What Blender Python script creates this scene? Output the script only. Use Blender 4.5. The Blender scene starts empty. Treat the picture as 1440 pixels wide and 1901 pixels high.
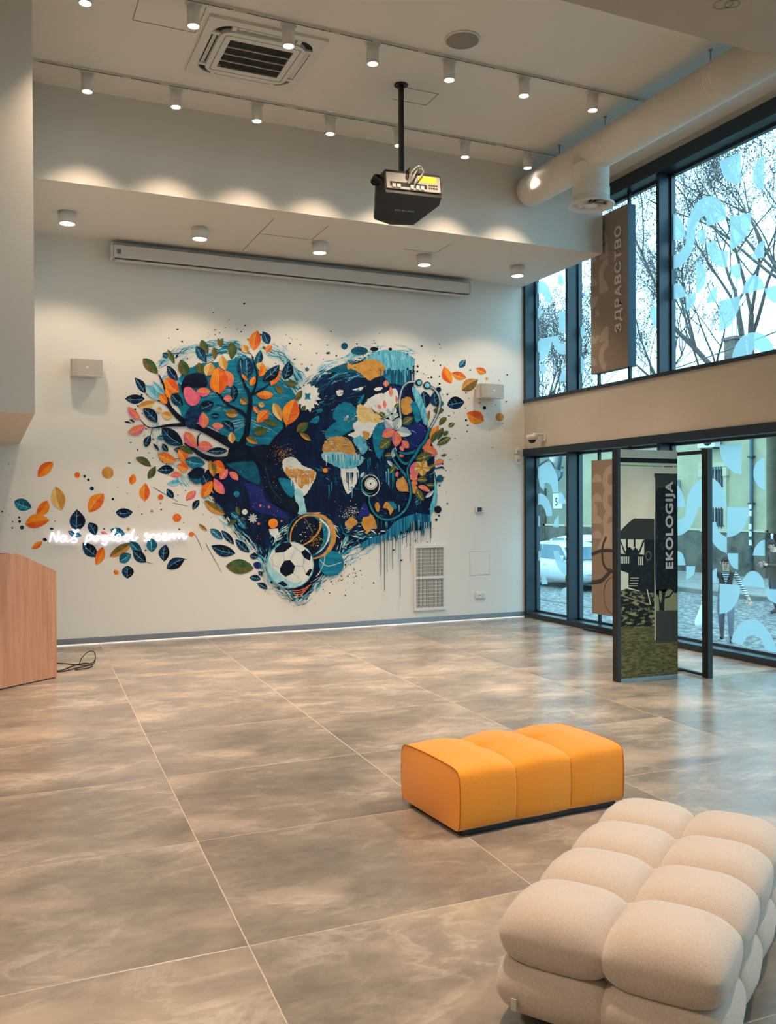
import bpy, bmesh, math, random
from mathutils import Vector, Matrix
random.seed(7)
scene = bpy.context.scene
COL = scene.collection
PI = math.pi

# ------------------------------------------------------------------ camera
CAM_F, CAM_YAW, CAM_PITCH, CAM_ROLL, CAM_H = 1672.99, math.radians(23.9508), math.radians(-.36908), math.radians(-.28483), 1.7
def cam_to_world(a):
    c, s = math.cos(CAM_ROLL), math.sin(CAM_ROLL); a = (c*a[0]-s*a[1], s*a[0]+c*a[1], a[2])
    c, s = math.cos(CAM_PITCH), math.sin(CAM_PITCH); a = (a[0], c*a[1]+s*a[2], -s*a[1]+c*a[2])
    c, s = math.cos(CAM_YAW), math.sin(CAM_YAW); return Vector((c*a[0]+s*a[2], -s*a[0]+c*a[2], a[1]))
cam_data = bpy.data.cameras.new('camera'); cam = bpy.data.objects.new('camera', cam_data); COL.objects.link(cam)
cam_data.sensor_fit = 'HORIZONTAL'; cam_data.sensor_width = 36.0; cam_data.lens = CAM_F/1440*36
cam_data.clip_start = .05; cam_data.clip_end = 400
r_, u_, f_ = cam_to_world((1,0,0)), cam_to_world((0,1,0)), cam_to_world((0,0,1))
cam.matrix_world = Matrix(((r_.x,u_.x,-f_.x,0),(r_.y,u_.y,-f_.y,0),(r_.z,u_.z,-f_.z,CAM_H),(0,0,0,1)))
scene.camera = cam
# ------------------------------------------------------------------ world, exposure
world = bpy.data.worlds.new('overcast_sky'); scene.world = world; world.use_nodes = True
wn = world.node_tree.nodes; bg = wn['Background']
bg.inputs['Color'].default_value = (.38, .77, 1.0, 1); bg.inputs['Strength'].default_value = 4.0
vs = scene.view_settings
vs.view_transform = 'Standard'; vs.look = 'None'; vs.exposure = 0.1; vs.gamma = 1.0; vs.use_curve_mapping = False
scene.cycles.use_denoising = True; scene.cycles.use_light_tree = False
scene.cycles.use_adaptive_sampling = True; scene.cycles.adaptive_threshold = .03
scene.cycles.max_bounces = 6; scene.cycles.diffuse_bounces = 3; scene.cycles.glossy_bounces = 2
scene.cycles.transmission_bounces = 4; scene.cycles.transparent_max_bounces = 12
scene.cycles.caustics_reflective = False; scene.cycles.caustics_refractive = False
scene.cycles.sample_clamp_indirect = 6.0
TRACK_W, DOWN_W, WARM, NEUTRAL = 225.0, 88.0, (1.0, .75, .535), (1.0, .785, .585)

# measured photo points -> points of the room's own planes
def ray(u, v): return cam_to_world(((u-720)/CAM_F, -(v-950.5)/CAM_F, 1.0))
def on(ax, val, u, v):
    r = ray(u, v); o = Vector((0,0,CAM_H)); return o + r*((val-o[ax])/r[ax])
def onX(x, u, v): return on(0, x, u, v)
def onY(y, u, v): return on(1, y, u, v)
def onZ(z, u, v): return on(2, z, u, v)

# ------------------------------------------------------------------ materials
def lin(c):
    f = lambda x: x/12.92 if x <= .04045 else ((x+.055)/1.055)**2.4
    return tuple(f(x/255) for x in c) + (1,)
MATS = {}
def mat(name, col, rough=.6, metal=0.0, col2=None, scale=8.0, stretch=(1,1,1), bump=0.0, bscale=None, emit=None, estr=0, lo=.35, hi=.65, detail=4, coat=0, sheen=0, spec=None):
    if name in MATS: return MATS[name]
    m = bpy.data.materials.new(name); m.use_nodes = True; nt = m.node_tree; N = nt.nodes; L = nt.links
    b = N['Principled BSDF']; b.inputs['Base Color'].default_value = lin(col); b.inputs['Roughness'].default_value = rough
    b.inputs['Metallic'].default_value = metal
    if coat: b.inputs['Coat Weight'].default_value = coat
    if spec is not None: b.inputs['Specular IOR Level'].default_value = spec
    if sheen: b.inputs['Sheen Weight'].default_value = sheen
    tc = mp = None
    if col2 or bump:
        tc = N.new('ShaderNodeTexCoord'); mp = N.new('ShaderNodeMapping'); mp.inputs['Scale'].default_value = stretch
        L.new(tc.outputs['Object'], mp.inputs['Vector'])
    if col2:
        n = N.new('ShaderNodeTexNoise'); n.inputs['Scale'].default_value = scale; n.inputs['Detail'].default_value = detail
        L.new(mp.outputs[0], n.inputs['Vector'])
        r = N.new('ShaderNodeValToRGB'); r.color_ramp.elements[0].position = lo; r.color_ramp.elements[1].position = hi
        r.color_ramp.elements[0].color = lin(col); r.color_ramp.elements[1].color = lin(col2)
        L.new(n.outputs['Fac'], r.inputs[0]); L.new(r.outputs[0], b.inputs['Base Color'])
    if bump:
        n2 = N.new('ShaderNodeTexNoise'); n2.inputs['Scale'].default_value = bscale or scale; n2.inputs['Detail'].default_value = 3
        L.new(mp.outputs[0], n2.inputs['Vector'])
        bp = N.new('ShaderNodeBump'); bp.inputs['Strength'].default_value = bump; bp.inputs['Distance'].default_value = .01
        L.new(n2.outputs['Fac'], bp.inputs['Height']); L.new(bp.outputs[0], b.inputs['Normal'])
    if emit:
        b.inputs['Emission Color'].default_value = lin(emit); b.inputs['Emission Strength'].default_value = estr
    MATS[name] = m; return m

# ------------------------------------------------------------------ mesh helpers
def link(o, parent=None):
    COL.objects.link(o)
    if parent is not None: o.parent = parent
    return o
def empty(name, loc=(0,0,0), rz=0.0, parent=None):
    o = bpy.data.objects.new(name, None); o.empty_display_size = .1; link(o, parent)
    o.location = loc; o.rotation_euler = (0,0,rz); return o
def tag(o, label=None, cat=None, group=None, kind=None):
    if label: o['label'] = label
    if cat: o['category'] = cat
    if group: o['group'] = group
    if kind: o['kind'] = kind
    return o
class MB:
    """collects shapes, builds ONE mesh object"""
    def __init__(s): s.v = []; s.f = []; s.mi = []; s.sm = []
    def add(s, vs, fs, m=0, smooth=False):
        o = len(s.v); s.v += [tuple(p) for p in vs]
        for f in fs: s.f.append(tuple(i+o for i in f)); s.mi.append(m); s.sm.append(smooth)
        return s
    def box(s, a, b, m=0, M=None):
        x0,y0,z0 = a; x1,y1,z1 = b
        v = [(x0,y0,z0),(x1,y0,z0),(x1,y1,z0),(x0,y1,z0),(x0,y0,z1),(x1,y0,z1),(x1,y1,z1),(x0,y1,z1)]
        if M: v = [M @ Vector(p) for p in v]
        return s.add(v, [(3,2,1,0),(4,5,6,7),(0,1,5,4),(1,2,6,5),(2,3,7,6),(3,0,4,7)], m)
    def rbox(s, a, b, r, m=0, M=None):
        """box with chamfered vertical and horizontal edges"""
        x0,y0,z0 = a; x1,y1,z1 = b
        def ring(i, z): return [(x0+i+r,y0+i,z),(x1-i-r,y0+i,z),(x1-i,y0+i+r,z),(x1-i,y1-i-r,z),(x1-i-r,y1-i,z),(x0+i+r,y1-i,z),(x0+i,y1-i-r,z),(x0+i,y0+i+r,z)]
        v = ring(r*.6, z0)+ring(0, z0+r)+ring(0, z1-r)+ring(r*.6, z1)
        if M: v = [M @ Vector(p) for p in v]
        f = [tuple(range(7,-1,-1)), tuple(range(24,32))]
        for k in range(3):
            for i in range(8): j = (i+1) % 8; f.append((k*8+i,k*8+j,k*8+8+j,k*8+8+i))
        return s.add(v, f, m)
    def prism(s, pts, off, m=0):
        """planar polygon pts (3d) extruded by vector off"""
        n = len(pts); off = Vector(off); v = [Vector(p) for p in pts]; v = v+[p+off for p in v]
        f = [tuple(range(n-1,-1,-1)), tuple(range(n,2*n))]+[(i,(i+1)%n,n+(i+1)%n,n+i) for i in range(n)]
        return s.add(v, f, m)
    def lathe(s, prof, c=(0,0,0), n=24, axis='z', m=0, smooth=True, caps=True):
        """prof: list of (radius, height)"""
        v = []; f = []
        for r, h in prof:
            for i in range(n):
                a = 2*PI*i/n; p = (r*math.cos(a), r*math.sin(a), h)
                if axis == 'y': p = (p[0], p[2], -p[1])
                if axis == 'x': p = (p[2], p[1], -p[0])
                v.append((p[0]+c[0], p[1]+c[1], p[2]+c[2]))
        for k in range(len(prof)-1):
            for i in range(n): j = (i+1) % n; f.append((k*n+i,k*n+j,k*n+n+j,k*n+n+i))
        s.add(v, f, m, smooth)
        if caps:
            o = len(s.v)-len(v)
            if prof[0][0] > 1e-6: s.f.append(tuple(o+i for i in range(n-1,-1,-1))); s.mi.append(m); s.sm.append(False)
            if prof[-1][0] > 1e-6: s.f.append(tuple(o+len(v)-n+i for i in range(n))); s.mi.append(m); s.sm.append(False)
        return s
    def tube(s, pts, r, n=8, m=0, caps=True, closed=False):
        pts = [Vector(p) for p in pts]; k = len(pts)
        rs = r if isinstance(r, (list,tuple)) else [r]*k
        v = []; f = []; up = Vector((0,0,1)); prev = None
        for i, p in enumerate(pts):
            t = (pts[(i+1)%k]-pts[i-1]) if closed else (pts[min(i+1,k-1)]-pts[max(i-1,0)])
            if t.length < 1e-9: t = Vector((0,0,1))
            t.normalize()
            if prev is None:
                a = t.cross(up)
                if a.length < .1: a = t.cross(Vector((1,0,0)))
            else: a = prev - t*prev.dot(t)
            if a.length < 1e-6: a = t.cross(Vector((0,1,0)))
            a.normalize(); prev = a; b = t.cross(a)
            for j in range(n):
                g = 2*PI*j/n; v.append(p+(a*math.cos(g)+b*math.sin(g))*rs[i])
        for i in range(k if closed else k-1):
            i2 = (i+1) % k
            for j in range(n): j2 = (j+1) % n; f.append((i*n+j,i*n+j2,i2*n+j2,i2*n+j))
        if caps and not closed: f += [tuple(range(n-1,-1,-1)), tuple(range((k-1)*n,k*n))]
        return s.add(v, f, m, True)
    def sphere(s, c, r, n=12, k=8, m=0, sc=(1,1,1)):
        prof = []
        v = []; f = []
        for i in range(k+1):
            a = PI*i/k
            for j in range(n):
                b = 2*PI*j/n
                v.append((c[0]+r*sc[0]*math.sin(a)*math.cos(b), c[1]+r*sc[1]*math.sin(a)*math.sin(b), c[2]+r*sc[2]*math.cos(a)))
        for i in range(k):
            for j in range(n): j2 = (j+1) % n; f.append((i*n+j,i*n+n+j,i*n+n+j2,i*n+j2))
        return s.add(v, f, m, True)
    def mesh(s, name, mats):
        me = bpy.data.meshes.new(name); me.from_pydata(s.v, [], s.f)
        for x in (mats if isinstance(mats, (list,tuple)) else [mats]): me.materials.append(x)
        me.polygons.foreach_set('material_index', s.mi); me.polygons.foreach_set('use_smooth', s.sm)
        me.update(); return me
    def build(s, name, mats, parent=None, loc=None):
        o = bpy.data.objects.new(name, s.mesh(name, mats)); link(o, parent)
        if loc is not None: o.location = loc
        return o
def structure(o): o['kind'] = 'structure'; return o
def cat_rom(pts, n=6, closed=True):
    out = []; k = len(pts)
    for i in range(k if closed else k-1):
        g = (lambda j: pts[j % k]) if closed else (lambda j: pts[max(0,min(k-1,j))])
        p0,p1,p2,p3 = g(i-1),g(i),g(i+1),g(i+2)
        for q in range(n):
            t = q/n
            out.append(tuple(.5*((2*b)+(-a+c)*t+(2*a-5*b+4*c-d)*t*t+(-a+3*b-3*c+d)*t**3) for a,b,c,d in zip(p0,p1,p2,p3)))
    if not closed: out.append(tuple(pts[-1]))
    return out
def copy_tree(o, parent=None):
    c = o.copy(); COL.objects.link(c); c.parent = parent
    for ch in list(o.children): copy_tree(ch, c)
    return c
def text_mesh(body, size, embolden=0.0, extrude=0.0, spacing=1.0):
    cu = bpy.data.curves.new('lettering', 'FONT'); cu.body = body; cu.size = size; cu.extrude = extrude
    cu.space_character = spacing; cu.align_x = 'LEFT'
    o = bpy.data.objects.new('lettering_source', cu); COL.objects.link(o)
    dg = bpy.context.evaluated_depsgraph_get(); dg.update()
    me = bpy.data.meshes.new_from_object(o.evaluated_get(dg))
    bpy.data.objects.remove(o); bpy.data.curves.remove(cu)
    if embolden:
        v0=[tuple(v.co) for v in me.vertices]; f0=[tuple(p.vertices) for p in me.polygons]; m=MB()
        for k in range(8):
            a=2*PI*k/8; m.add([(x+embolden*math.cos(a),y+embolden*math.sin(a),z+.00012*k) for x,y,z in v0],f0)
        n=bpy.data.meshes.new('lettering'); n.from_pydata(m.v,[],m.f); me=n
    return me

from mathutils.geometry import tessellate_polygon
def flat_tris(p2):
    """consistently wound triangles of a flat outline"""
    out=[]
    for a,b,c in tessellate_polygon([[Vector((x,y,0)) for x,y in p2]]):
        ar=(p2[b][0]-p2[a][0])*(p2[c][1]-p2[a][1])-(p2[b][1]-p2[a][1])*(p2[c][0]-p2[a][0])
        if abs(ar)>1e-10: out.append((a,b,c) if ar>0 else (a,c,b))
    return out
# ------------------------------------------------------------------ room shell
XW, YM, ZC, ZS, YS, YB = 7.495, 11.74, 6.0, 5.033, 9.775, 4.985     # window wall, mural wall, ceiling, soffit, soffit edge, beam edge
XL, YF = -5.0, -4.5
plaster = mat('warm_white_plaster', (232,227,218), .85)
plaster_ceiling = mat('ceiling_plaster', (232,227,218), .9)
seam_m = mat('hatch_seam_shadow_gap', (150,140,128), .9)
black_frame = mat('anthracite_aluminium', (24,40,52), .4)
white_metal = mat('white_powder_coat', (226,222,216), .45)
structure(MB().box((XL-.2,YM,-.2),(XW+.18,YM+.25,6.3)).build('wall_back', plaster))
structure(MB().box((XL-.25,YF,-.2),(XL,YM,6.3)).build('wall_left', plaster))
structure(MB().box((XL-.25,YF-.25,-.2),(XW+.3,YF,6.3)).build('wall_front', plaster))
structure(MB().box((XL-.25,YF-.25,ZC),(XW+.3,YM+.25,ZC+.25)).build('ceiling', plaster_ceiling))
structure(MB().box((XL,YS,ZS),(XW-.022,YM+.01,ZC+.01)).build('soffit', plaster))
structure(MB().box((XL,YF,ZS),(XW+.14,YB,ZC+.01)).build('lowered_ceiling', mat('grey_beam',(188,178,166),.9,col2=(180,170,157),scale=1.5)))  # lowered ceiling toned greyer and darker than the main ceiling
for a_,r_m in ((0,.055),(.07,.04)):
    MB().lathe([(r_m,0),(r_m+.012,0)],n=20,caps=False).build('scuff_ring',mat('crack_line',(150,138,122),.9),bpy.data.objects['lowered_ceiling']).location=onZ(ZS-.002,1342+a_*240,8)
structure(MB().box((XL,7.9,2.475),(.36,YM+.01,ZC+.01)).build('bulkhead', plaster))
wr = structure(MB().box((XW,YF,2.556),(XW+.28,YM+.1,3.262)).box((XW,YF,5.91),(XW+.28,YM+.1,6.3)).box((XW,YF-.1,0),(XW+.28,YF+.3,6.2)).build('wall_right', mat('darker_wall_band',(204,193,178),.85,col2=(196,185,169),scale=1.2)))  # band toned a little darker than the plaster walls
# hairline marks on the wall band
crk = mat('crack_line', (150,138,122), .9)
for k,(u,v,l) in enumerate(((1070,783,8),(1222,776,9),(1205,752,6),(1338,735,5),(1270,700,7))):
    p = onX(XW-.001, u, v); q = onX(XW-.001, u+random.uniform(-3,3), v+l)
    d = Vector((0,.004,0)); MB().add([p-d,p+d,q+d*.5,q-d*.5],[(0,1,2,3)]).build('crack', crk, wr)
# access hatches: recessed seams
def hatch(pts, parent_name, z):
    m = MB()
    for a,b in zip(pts[:-1], pts[1:]):
        a=Vector(a); b=Vector(b); t=(b-a).normalized(); n=Vector((-t.y,t.x,0))*.004
        m.prism([(a-n),(b-n),(b+n),(a+n)], (0,0,.002))
    o = m.build('hatch_seam', seam_m, bpy.data.objects[parent_name]); o.location = (0,0,z)
hatch([(1.20,7.62,0),(1.20,8.19,0),(1.75,8.19,0),(1.75,7.72,0)], 'ceiling', ZC-.003)
hatch([(3.93,8.40,0),(4.33,8.40,0),(4.33,8.69,0),(3.93,8.69,0)], 'ceiling', ZC-.003)
hatch([(3.05,11.45,0),(3.05,10.07,0)], 'soffit', ZS-.003); hatch([(3.05,10.69,0),(3.72,10.69,0),(3.72,10.07,0)], 'soffit', ZS-.003)
hatch([(4.95,10.60,0),(5.41,10.60,0),(5.41,10.19,0)], 'soffit', ZS-.003)

# ---- floor and its tiles
def stone_mat():
    m = bpy.data.materials.new('brown_grey_stone_tile'); m.use_nodes = True; nt=m.node_tree; N=nt.nodes; L=nt.links
    b=N['Principled BSDF']
    tc=N.new('ShaderNodeTexCoord'); oi=N.new('ShaderNodeObjectInfo'); mp=N.new('ShaderNodeMapping')
    cx=N.new('ShaderNodeCombineXYZ'); mu=N.new('ShaderNodeMath'); mu.operation='MULTIPLY'; mu.inputs[1].default_value=40
    L.new(oi.outputs['Random'],mu.inputs[0]); L.new(mu.outputs[0],cx.inputs[0]); L.new(mu.outputs[0],cx.inputs[1])
    L.new(tc.outputs['Object'],mp.inputs['Vector']); L.new(cx.outputs[0],mp.inputs['Location'])
    mp.inputs['Rotation'].default_value=(0,0,.35); mp.inputs['Scale'].default_value=(1.0,1.7,1)
    n1=N.new('ShaderNodeTexNoise'); n1.inputs['Scale'].default_value=1.0; n1.inputs['Detail'].default_value=9; n1.inputs['Roughness'].default_value=.62; n1.inputs['Distortion'].default_value=.25
    L.new(mp.outputs[0],n1.inputs['Vector'])
    r=N.new('ShaderNodeValToRGB'); e=r.color_ramp.elements
    e[0].position=.30; e[0].color=lin((116,108,100)); e[1].position=.72; e[1].color=lin((182,168,153))
    x=e.new(.50); x.color=lin((140,130,119)); x=e.new(.60); x.color=lin((154,142,129))
    L.new(n1.outputs['Fac'],r.inputs[0])
    n2=N.new('ShaderNodeTexNoise'); n2.inputs['Scale'].default_value=7; n2.inputs['Detail'].default_value=9; n2.inputs['Roughness'].default_value=.7; L.new(mp.outputs[0],n2.inputs['Vector'])
    r2=N.new('ShaderNodeValToRGB'); r2.color_ramp.elements[0].position=.35; r2.color_ramp.elements[0].color=(.80,.79,.78,1); r2.color_ramp.elements[1].position=.7; r2.color_ramp.elements[1].color=(1.05,1.03,1.0,1)
    L.new(n2.outputs['Fac'],r2.inputs[0])
    mx=N.new('ShaderNodeMix'); mx.data_type='RGBA'; mx.blend_type='MULTIPLY'; mx.inputs['Factor'].default_value=1
    L.new(r.outputs[0],mx.inputs['A']); L.new(r2.outputs[0],mx.inputs['B'])
    # rusty and whitish patches
    n3=N.new('ShaderNodeTexNoise'); n3.inputs['Scale'].default_value=.9; n3.inputs['Detail'].default_value=4; L.new(mp.outputs[0],n3.inputs['Vector'])
    r3=N.new('ShaderNodeValToRGB'); r3.color_ramp.elements[0].position=.52; r3.color_ramp.elements[0].color=(0,0,0,1); r3.color_ramp.elements[1].position=.70; r3.color_ramp.elements[1].color=(.55,.55,.55,1)
    L.new(n3.outputs['Fac'],r3.inputs[0])
    mx2=N.new('ShaderNodeMix'); mx2.data_type='RGBA'; L.new(r3.outputs[0],mx2.inputs['Factor']); L.new(mx.outputs['Result'],mx2.inputs['A']); mx2.inputs['B'].default_value=lin((204,180,156))
    # whitish veins: narrow bands of a warped noise, strong only in places
    n4=N.new('ShaderNodeTexNoise'); n4.inputs['Scale'].default_value=1.7; n4.inputs['Detail'].default_value=6; n4.inputs['Roughness'].default_value=.6; n4.inputs['Distortion'].default_value=.6; L.new(mp.outputs[0],n4.inputs['Vector'])
    r4=N.new('ShaderNodeValToRGB'); q=r4.color_ramp.elements; q[0].position=.47; q[0].color=(0,0,0,1); q[1].position=.56; q[1].color=(0,0,0,1); y4=q.new(.505); y4.color=(.26,.26,.26,1)
    L.new(n4.outputs['Fac'],r4.inputs[0]); ml=N.new('ShaderNodeMix'); ml.data_type='RGBA'; ml.blend_type='MULTIPLY'; ml.inputs['Factor'].default_value=1; L.new(r4.outputs[0],ml.inputs['A'])
    r5=N.new('ShaderNodeValToRGB'); r5.color_ramp.elements[0].position=.42; r5.color_ramp.elements[1].position=.62; L.new(n1.outputs['Fac'],r5.inputs[0]); L.new(r5.outputs[0],ml.inputs['B'])
    mx3=N.new('ShaderNodeMix'); mx3.data_type='RGBA'; L.new(ml.outputs['Result'],mx3.inputs['Factor']); L.new(mx2.outputs['Result'],mx3.inputs['A']); mx3.inputs['B'].default_value=lin((222,208,192))
    L.new(mx3.outputs['Result'],b.inputs['Base Color']); b.inputs['Specular IOR Level'].default_value=.75
    rr=N.new('ShaderNodeMapRange'); rr.inputs['To Min'].default_value=.17; rr.inputs['To Max'].default_value=.30; L.new(n1.outputs['Fac'],rr.inputs['Value']); L.new(rr.outputs[0],b.inputs['Roughness'])
    bp=N.new('ShaderNodeBump'); bp.inputs['Strength'].default_value=.12; bp.inputs['Distance'].default_value=.01; L.new(n2.outputs['Fac'],bp.inputs['Height']); L.new(bp.outputs[0],b.inputs['Normal'])
    return m
stone = stone_mat()
grout = mat('pale_grout', (186,168,148), .8)
floor = structure(MB().box((XL-.2,YF-.2,-.3),(XW+.25,YM+.2,-.0012)).build('floor', grout))
O, U, V = Vector((.965,4.575)), Vector((1.30,-.012)), Vector((.0515,1.172))
def clip(poly, x0,x1,y0,y1):
    for ax,val,sg in ((0,x0,1),(0,x1,-1),(1,y0,1),(1,y1,-1)):
        out=[]
        for i in range(len(poly)):
            a=poly[i-1]; b=poly[i]; ia=(a[ax]-val)*sg>=0; ib=(b[ax]-val)*sg>=0
            if ia!=ib:
                t=(val-a[ax])/(b[ax]-a[ax]); out.append(a+(b-a)*t)
            if ib: out.append(b)
        poly=out
        if not poly: return poly
    return poly
gp = .0062
def tile_mesh(poly, c):
    n=len(poly); k=.0015; cc=sum(poly,Vector((0,0)))/n; v=[]
    for p in poly: v.append((p.x-c.x,p.y-c.y,-.003))
    for p in poly: v.append((p.x-c.x,p.y-c.y,-.0006))
    for p in poly:
        q=p+(cc-p).normalized()*k; v.append((q.x-c.x,q.y-c.y,0))
    f=[tuple(range(2*n,3*n))]
    for h in (0,1):
        for i in range(n): j=(i+1)%n; f.append((h*n+i,h*n+j,h*n+n+j,h*n+n+i))
    return MB().add(v,f).mesh('tile',stone)
full=None
for i in range(-6,8):
    for j in range(-9,8):
        c=O+U*(i+.5)+V*(j+.5)
        us,vs_=U*(.5-gp/U.length/2),V*(.5-gp/V.length/2)
        sq=[c-us-vs_,c+us-vs_,c+us+vs_,c-us+vs_]
        pl=clip(sq,XL,XW,YF,YM-.012)
        if len(pl)<3: continue
        ar=abs(sum(pl[q-1].x*pl[q].y-pl[q].x*pl[q-1].y for q in range(len(pl))))/2
        if ar<.004: continue
        if ar>.999*abs((us*2).x*(vs_*2).y-(us*2).y*(vs_*2).x):
            if full is None: full=tile_mesh(sq,c)
            me=full
        else: me=tile_mesh(pl,c)
        o=bpy.data.objects.new('tile',me); link(o,floor); o.location=(c.x,c.y,0)
# baseboard with lit lower edge
alu = mat('brushed_aluminium', (150,156,164), .4, .6)
led = mat('led_strip_diffuser', (250,246,240), .5, emit=(255,246,232), estr=.55)
bbs = structure(MB().box((XL,YM-.014,.015),(XW,YM,.085)).build('baseboard_back', alu))
MB().box((XL,YM-.012,.001),(XW,YM,.015)).build('led_strip', led, bbs)

# ------------------------------------------------------------------ window wall glazing
def glass_mat(name, tint, refl=1.0):
    m=bpy.data.materials.new(name); m.use_nodes=True; nt=m.node_tree; N=nt.nodes; L=nt.links
    N.remove(N['Principled BSDF']); out=N['Material Output']
    t=N.new('ShaderNodeBsdfTransparent'); t.inputs[0].default_value=tint; g=N.new('ShaderNodeBsdfGlossy'); g.inputs['Roughness'].default_value=.01
    mx=N.new('ShaderNodeMixShader'); mx.inputs[0].default_value=.035
    L.new(t.outputs[0],mx.inputs[1]); L.new(g.outputs[0],mx.inputs[2]); L.new(mx.outputs[0],out.inputs[0]); return m
glass = glass_mat('window_glass', (.95,.985,.985,1))
def film_mat():
    m=bpy.data.materials.new('frosted_window_film'); m.use_nodes=True; nt=m.node_tree; N=nt.nodes; L=nt.links
    N.remove(N['Principled BSDF']); out=N['Material Output']
    t=N.new('ShaderNodeBsdfTransparent'); t.inputs[0].default_value=(.40,.46,.48,1)
    d=N.new('ShaderNodeBsdfTranslucent'); d.inputs[0].default_value=(.54,.64,.64,1); d2=N.new('ShaderNodeBsdfDiffuse'); d2.inputs[0].default_value=(.35,.38,.38,1)
    a=N.new('ShaderNodeMixShader'); a.inputs[0].default_value=.12; L.new(d.outputs[0],a.inputs[1]); L.new(d2.outputs[0],a.inputs[2])
    b=N.new('ShaderNodeMixShader'); b.inputs[0].default_value=.80; L.new(t.outputs[0],b.inputs[1]); L.new(a.outputs[0],b.inputs[2]); L.new(b.outputs[0],out.inputs[0]); return m
film = film_mat()
XG = 7.685
MULL = [(11.68,YM)]+[(b_-.055,b_) for b_ in (10.645,8.748,6.87,5.0,3.12,1.25,-.62,-2.48)]+[(YF+.2,YF+.3)]
def window(name, z0, z1, top, bot):
    w = structure(empty(name, (XW, 8, z0)))
    loc = lambda x,y,z: (x-XW, y-8, z-z0)
    def bx(nm, a, b, m): return MB().box(loc(*a), loc(*b)).build(nm, m, w)
    bx('top_frame',(XW-.03,YF+.2,z1-top),(XW+.26,YM,z1),black_frame)
    bx('bottom_frame',(XW-.02,YF+.2,z0),(XW+.26,YM,z0+bot),black_frame)
    for a,b in MULL:
        bx('mullion',(XW-.005,a,z0+bot),(XW+.23,b,z1-top),black_frame)
    for (a0,b0),(a1,b1) in zip(MULL[:-1],MULL[1:]):
        ya,yb=b1,a0
        bx('pane',(XG,ya,z0+bot),(XG+.012,yb,z1-top),glass)
        bead = MB()
        for y in (ya,yb-.03): bead.box(loc(XG-.03,y,z0+bot),loc(XG+.03,y+.03,z1-top))
        for z in (z0+bot,z1-top-.03): bead.box(loc(XG-.03,ya,z),loc(XG+.03,yb,z+.03))
        bead.build('glazing_bead', mat('steel_blue_bead',(52,66,78),.35), w)
    return w
win_up = window('window_1', 3.262, 5.91, .17, .045)
win_lo = window('window_2', 0.0, 2.556, .105, .075)
def film_shape(win, z0, org, sc, pts, smooth=True):
    P=[onX(XG-.002, org[0]+x/sc, org[1]+y/sc) for x,y in pts]
    Q=[]
    # straight runs stay straight: only round where neighbours are close together
    n=len(P)
    for i in range(n):
        p0,p1,p2,p3=P[i-1],P[i],P[(i+1)%n],P[(i+2)%n]
        a=(p1-p0).normalized(); b=(p2-p1).normalized(); c=(p3-p2).normalized()
        Q.append(p1); s1=a.dot(b)>.5; s2=b.dot(c)>.5
        if s1 or s2:
            if not s1: p0=p2+(p1-p3).normalized()*(p2-p1).length*.2-(p2-p1)*1.6
            if not s2: p3=p1+(p2-p0).normalized()*(p2-p1).length*.2+(p2-p1)*1.6
            for t in (.2,.4,.6,.8):
                q=.5*((2*p1)+(p2-p0)*t+(2*p0-5*p1+4*p2-p3)*t*t+(-p0+3*p1-3*p2+p3)*t**3); Q.append(q)
    w=Vector((XW,8,z0))
    MB().add([q-w for q in Q],flat_tris([(q.y,q.z) for q in Q])).build('film_shape',film,win)
FA=(1240,180); SA=7.2
def B(p): return [(x,y+1872) for x,y in p]
for pts in ([(685,850),(970,740),(972,1150),(890,1160),(800,1130),(740,1060),(705,960)],
  [(1285,800),(1285,1240),(1220,1240),(1160,1170),(1130,1090),(1140,980),(1175,880),(1220,820)],
  [(775,1640),(510,1735),(505,1580),(440,1620),(390,1700),(365,1800),(357,1880),(345,1972),(300,2092),(230,2202),(150,2272),(50,2307),(50,2112),(100,2107),(160,2062),(220,1982),(238,1890),(245,1760),(280,1600),(350,1460),(430,1370),(520,1330),(600,1330),(680,1370),(740,1450),(772,1550)],
  [(50,1560),(110,1580),(170,1640),(210,1720),(230,1820),(232,1870),(50,1925)],
  [(825,1605),(1117,1540),(1100,1720),(1050,1850),(960,1960),(890,2020),(825,2047)],
  [(370,1810),(495,1760),(500,1960),(440,1950),(395,1900)],
  B([(505,85),(640,45),(650,110),(690,165),(770,190),(800,195),(785,405),(700,400),(620,360),(560,280),(520,180)]),
  B([(370,335),(420,335),(470,380),(500,450),(505,540),(480,640),(430,710),(372,740)]),
  B([(820,400),(965,350),(970,570),(920,560),(870,520),(835,470)]),
  B([(1285,40),(1280,275),(1130,300),(1140,220),(1180,130),(1230,70)]),
  B([(980,765),(1000,690),(1040,590),(1100,520),(1170,515),(1230,550),(1270,620),(1285,690)]),
  B([(1285,690),(1500,635),(1500,885),(1440,880),(1370,850),(1310,780)]),
  B([(680,860),(965,785),(955,920),(910,1040),(840,1160),(760,1230),(680,1270)]),
  B([(650,665),(650,860),(510,890),(530,800),(570,720),(610,680)]),
  B([(235,785),(370,735),(365,830),(330,920),(280,970),(240,980)]),
  B([(50,640),(130,625),(190,660),(230,740),(230,800),(50,835)]),
  B([(850,1645),(860,1560),(910,1430),(990,1330),(1090,1280),(1190,1280),(1290,1320),(1370,1400),(1420,1500),(1430,1540),(1265,1572),(1240,1540),(1190,1500),(1145,1505),(1125,1540),(1132,1598)])):
    film_shape(win_up,3.262,FA,SA,pts)
FE=(960,500); SE=4.8
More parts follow.
